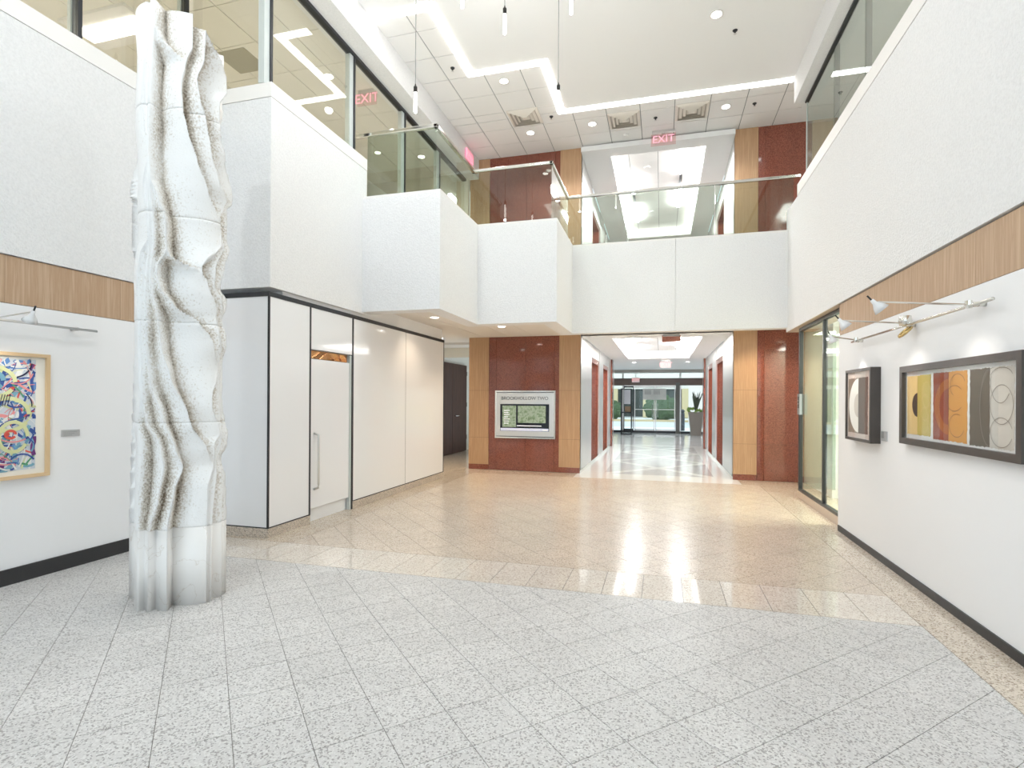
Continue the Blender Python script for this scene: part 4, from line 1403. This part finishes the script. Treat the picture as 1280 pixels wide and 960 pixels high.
for k in range(520):
    cy, cz = random.uniform(ay0, ay1), random.uniform(az0, az1)
    th = random.choice((0.9, 1.1, -0.2, 0.2, 1.4, 2.2)) + random.uniform(-0.35, 0.35)
    ln, cv = random.uniform(0.05, 0.2), random.uniform(-3, 3)
    pts = []
    for i in range(8):
        s = (i / 7 - 0.5) * ln
        a = th + cv * s * 2
        pts.append((min(ay1, max(ay0, cy + s * math.cos(a))), min(az1, max(az0, cz + s * math.sin(a)))))
    ci = random.choice((0, 0, 0, 1, 1, 1, 2, 4, 4, 4, 5, 6, 6, 6, 6, 7, 7, 8, 9, 3))
    ribbon(sk, plane, pts, random.uniform(0.012, 0.034) if k < 260 else random.uniform(0.004, 0.014), ci, 0.00001 * k)
for q_, (cy, cz, ra, rb, ci, wd) in enumerate(((2.95, 1.62, 0.16, 0.12, 3, 0.03), (3.06, 1.36, 0.15, 0.13, 3, 0.032), (3.10, 1.18, 0.10, 0.12, 3, 0.028), (3.08, 1.2, 0.035, 0.03, 2, 0.02), (2.80, 1.05, 0.14, 0.14, 3, 0.03), (2.6, 1.4, 0.17, 0.2, 1, 0.03), (2.93, 1.63, 0.10, 0.07, 4, 0.035), (2.5, 1.1, 0.12, 0.1, 2, 0.03))):
    pts = [(cy + ra * math.cos(2 * math.pi * i / 24), cz + rb * math.sin(2 * math.pi * i / 24)) for i in range(23)]
    ribbon(sk, plane, pts, wd, ci, 0.0056 + 0.0001 * q_)
for k in range(8):
    ribbon(sk, plane, [(2.93 + k * 0.018, 1.43), (2.95 + k * 0.018, 1.52)], 0.006, 5, 0.0068 + 0.00005 * k)
sk.build('paint_strokes', pm, ap)


def frame_right(name, y0, y1, z0, z1, label, depth, fw_, paper, board=0.02):
    e = empty(name, (XR, (y0 + y1) / 2, z0), label, 'framed print')
    fm_ = mat('dark bronze frame', S(76, 70, 66), 0.35)
    f_ = MB()
    a, b = XR - depth, XR
    f_.box(a, b, y0, y1, z1 - fw_, z1).box(a, b, y0, y1, z0, z0 + fw_).box(a, b, y0, y0 + fw_, z0 + fw_, z1 - fw_).box(a, b, y1 - fw_, y1, z0 + fw_, z1 - fw_)
    f_.build('frame', fm_, e)
    box('mat_board', XR - board, XR, y0 + fw_, y1 - fw_, z0 + fw_, z1 - fw_, paper, e)
    box('glazing', XR - depth + 0.012, XR - depth + 0.014, y0 + fw_, y1 - fw_, z0 + fw_, z1 - fw_, glass_art, e)
    return e


paper_w = mat('white mat board', S(244, 243, 242), 0.7)


def torn(ya, yb, za, zb, seed, left=True, right=True):
    rnd = random.Random(seed)
    pts = []
    n = 26
    for i in range(n + 1):
        pts.append((ya + (yb - ya) * i / n, za + rnd.uniform(-.004, .004)))
    for i in range(1, n):
        pts.append((yb + (rnd.uniform(-.004, .004) if right else 0), za + (zb - za) * i / n))
    for i in range(n + 1):
        pts.append((yb + (ya - yb) * i / n, zb + rnd.uniform(-.004, .004)))
    for i in range(1, n):
        pts.append((ya + (rnd.uniform(-.004, .004) if left else 0), zb + (za - zb) * i / n))
    return pts


def wallpoly(name, pts, x, m, e, th=0.001):
    n = len(pts)
    vs_ = [(x, p[0], p[1]) for p in pts] + [(x - th, p[0], p[1]) for p in pts]
    fs = [tuple(range(n)), tuple(range(2 * n - 1, n - 1, -1))] + [(i, (i + 1) % n, n + (i + 1) % n, n + i) for i in range(n)]
    return raw(name, vs_, fs, m, e)


def arc(cy, cz, ra, rb, a0, a1, n=28):
    return [(cy + ra * math.cos(a0 + (a1 - a0) * i / n), cz + rb * math.sin(a0 + (a1 - a0) * i / n)) for i in range(n + 1)]


NL = [0]


def wline(e, pts, wd, m, x):
    NL[0] += 1
    x -= 0.0004 * (NL[0] % 7)
    mb = MB()
    ribbon(mb, lambda a, b, l_: (x, a, b), pts, wd, 0, 0)
    mb.build('drawn_line', m, e)


# wide print: right end of the wall is nearer the camera (smaller y)
tp = frame_right('framed_triptych', 3.685, 5.303, 1.155, 1.80, 'wide dark framed print of three torn paper panels', 0.055, 0.05, paper_w)
XW = XR - 0.021
cm = {n_: mat('paper ' + n_, c, 0.8) for n_, c in dict(sand=S(234, 204, 142), olive=S(206, 184, 100), rust=S(156, 74, 48), ochre=S(222, 158, 72), umber=S(104, 92, 78), stone=S(214, 208, 200), charcoal=S(70, 62, 54), line=S(150, 100, 50), gline=S(140, 132, 122), orange=S(182, 104, 46), cream=S(236, 230, 220)).items()}
z0, z1 = 1.24, 1.715
wallpoly('print_panel', torn(5.047, 5.235, z0, z1, 1, True, True), XW, cm['sand'], tp)
wallpoly('print_panel', torn(4.825, 5.047, z0, z1, 2, True, False), XW, cm['olive'], tp)
wallpoly('print_shape', arc(5.047, 1.48, 0.09, 0.095, math.pi / 2, -math.pi / 2), XW - 0.0015, cm['charcoal'], tp)
for k in range(3):
    wline(tp, arc(4.93 - 0.02 * k, 1.36 + 0.10 * k, 0.07, 0.10, 0, 2 * math.pi), 0.003, cm['sand'], XW - 0.003)
z0, z1 = 1.225, 1.72
wallpoly('print_panel', torn(4.558, 4.785, z0, z1, 3, True, True), XW, cm['rust'], tp)
wallpoly('print_panel', torn(4.315, 4.558, z0, z1, 4, True, False), XW, cm['ochre'], tp)
wallpoly('print_shape', arc(4.558, 1.47, 0.205, 0.20, math.pi / 2, -math.pi / 2), XW - 0.0015, cm['orange'], tp)
wallpoly('print_shape', arc(4.558, 1.47, 0.125, 0.13, math.pi / 2, -math.pi / 2), XW - 0.003, cm['rust'], tp)
wline(tp, arc(4.47, 1.53, 0.12, 0.09, -2.4, 2.4), 0.004, cm['line'], XW - 0.0035)
wline(tp, arc(4.44, 1.34, 0.10, 0.08, -2.8, 2.0), 0.004, cm['line'], XW - 0.0035)
wline(tp, arc(4.43, 1.62, 0.10, 0.08, -1.0, 2.8), 0.004, cm['line'], XW - 0.0035)
z0, z1 = 1.22, 1.72
wallpoly('print_panel', torn(4.055, 4.283, z0, z1, 5, True, True), XW, cm['umber'], tp)
wallpoly('print_panel', torn(3.81, 4.055, z0, z1, 6, True, False), XW, cm['stone'], tp)
wline(tp, arc(4.01, 1.47, 0.15, 0.25, 0.55, math.pi / 2), 0.003, cm['gline'], XW - 0.003)
wline(tp, arc(4.06, 1.47, 0.10, 0.24, -1.5, 1.5), 0.006, cm['gline'], XW - 0.003)
wline(tp, arc(3.93, 1.49, 0.115, 0.12, 0, 2 * math.pi), 0.004, cm['gline'], XW - 0.003)
wline(tp, arc(3.94, 1.62, 0.10, 0.12, -2.6, 0.4), 0.004, cm['gline'], XW - 0.003)
wline(tp, arc(3.93, 1.32, 0.11, 0.09, -2.8, 2.8), 0.004, cm['gline'], XW - 0.003)
wline(tp, arc(3.93, 1.66, 0.11, 0.055, 0.2, 2.9), 0.004, cm['gline'], XW - 0.003)

sp_ = frame_right('framed_print', 5.863, 6.59, 1.105, 1.836, 'smaller dark framed print of a white disc on brown paper', 0.088, 0.028, mat('pale pink mat', S(236, 222, 214), 0.7), 0.072)
XV = XR - 0.073
ym = 6.225
wallpoly('print_panel', torn(ym, 6.53, 1.185, 1.745, 7, True, True), XV, mat('paper taupe', S(158, 144, 130), 0.8), sp_)
wallpoly('print_panel', torn(5.97, ym, 1.185, 1.745, 8, True, False), XV, mat('paper brown', S(120, 100, 90), 0.8), sp_)
wallpoly('print_shape', arc(ym, 1.465, 0.275, 0.275, math.pi / 2, -math.pi / 2), XV - 0.0025, mat('paper white', S(244, 242, 236), 0.8), sp_)
wallpoly('print_shape', arc(ym, 1.465, 0.12, 0.12, math.pi / 2, -math.pi / 2), XV - 0.004, cm['stone'], sp_)

pk = mat('placard grey', S(186, 186, 186), 0.4)
w1 = empty('wall_placard', (XL, 3.53, 1.16), 'small grey placard right of the abstract painting', 'placard')
box('plate', XL, XL + 0.008, 3.47, 3.62, 1.158, 1.215, pk, w1)
for k in range(3):
    box('printed_line', XL + 0.008, XL + 0.0085, 3.485, 3.485 + 0.11 - 0.02 * k, 1.195 - k * 0.014, 1.199 - k * 0.014, gridgrey, w1)
w2 = empty('wall_placard', (XR, 5.78, 1.14), 'small grey placard between the two framed prints', 'placard')
box('plate', XR - 0.012, XR, 5.70, 5.82, 1.14, 1.23, pk, w2)
box('printed_face', XR - 0.013, XR - 0.012, 5.75, 5.815, 1.165, 1.225, gridgrey, w2)

# picture lights
glow = emis('picture lamp lens', (1, 0.97, 0.92, 1), 14.0 * LAMP)


def lamp_head(e, x, y, z, aim, ax):
    """small cone lamp at the end of a thin arm"""
    d = (Vector(aim) - Vector((x, y, z))).normalized()
    q = Vector((0, 0, -1)).rotation_difference(d).to_matrix().to_4x4()
    M = Matrix.Translation((x, y, z)) @ q
    sh = MB().lathe([(0.012, 0.06), (0.016, 0.03), (0.035, 0.0), (0.05, -0.035), (0.046, -0.035)], (0, 0, 0), 18).build('lamp_shade', mat('frosted lamp shade', S(236, 236, 236), 0.25), e, smooth=True)
    sh.data.transform(M)
    ln = MB().lathe([(0.044, -0.030), (0.044, -0.034)], (0, 0, 0), 16).build('lamp_lens', glow, e)
    ln.data.transform(M)
    nb = MB().lathe([(0.006, 0.06), (0.006, 0.10)], (0, 0, 0), 8).build('lamp_pin', black, e)
    nb.data.transform(M)
    s = bpy.data.lights.new('picture lamp', 'SPOT')
    s.energy = 14 * LAMP
    s.color = (1, 0.93, 0.84)
    s.spot_size = R(70)
    s.spot_blend = 0.8
    s.shadow_soft_size = 0.03
    o_ = bpy.data.objects.new('picture_lamp', s)
    link(o_, e)
    o_.matrix_local = Matrix.Translation(Vector((x, y, z)) + d * 0.05 - WLOC[e.name]) @ q


tl = empty('picture_track_light', (XL, 3, 2.1), 'steel picture light rail above the abstract painting', 'track light')
MB().tube([(XL + 0.07, 1.9, 2.10), (XL + 0.07, 3.72, 2.10)], 0.011, 10).build('rail', steel, tl, smooth=True)
for y in (2.1, 3.55):
    MB().tube([(XL, y, 2.10), (XL + 0.075, y, 2.10)], 0.016, 10).build('standoff', steel, tl, smooth=True)
for y in (2.2, 2.95):
    MB().tube([(XL + 0.07, y, 2.11), (XL + 0.44, y, 2.14)], 0.006, 8).build('arm', steel, tl)
    lamp_head(tl, XL + 0.44, y, 2.10, (XL, y + 0.05, 1.45), 0)

tr2 = empty('picture_track_light', (XR, 5.2, 2.14), 'steel picture light rail with three lamps above the framed prints', 'track light')
MB().tube([(XR - 0.06, 3.95, 2.135), (XR - 0.06, 6.48, 2.135)], 0.011, 10).build('rail', steel_bright, tr2, smooth=True)
for y in (4.15, 5.15, 6.35):
    MB().tube([(XR, y, 2.135), (XR - 0.065, y, 2.135)], 0.017, 10).build('standoff', steel_bright, tr2, smooth=True)
for (y, al_) in ((4.22, 0.52), (5.12, 0.47), (6.36, 0.22)):
    MB().tube([(XR - 0.06, y, 2.145), (XR - 0.06 - al_, y, 2.185)], 0.006, 8).build('arm', steel_bright, tr2)
    MB().lathe([(0.02, -0.02), (0.024, 0.0), (0.02, 0.03)], (XR - 0.06, y, 2.14), 12).build('arm_clamp', steel_bright, tr2)
    lamp_head(tr2, XR - 0.06 - al_, y, 2.155, (XR, y - 0.02, 1.5), 0)
# transformer coil on the rail
MB().lathe([(0.0, -0.045), (0.04, -0.04), (0.048, 0.0), (0.04, 0.04), (0.0, 0.045)], (XR - 0.075, 5.14, 2.17), 16).build('transformer', steel_bright, tr2, smooth=True)
MB().tube([(XR - 0.075 + 0.04 * math.cos(t_ / 10 * 2 * math.pi), 5.14 + 0.05 * math.sin(t_ / 10 * 2 * math.pi), 2.08 + 0.04 * math.cos(t_ / 10 * 2 * math.pi)) for t_ in range(11)], 0.012, 8).build('feed_ring', mat('brass', S(214, 186, 130), 0.2, 1.0), tr2, smooth=True)
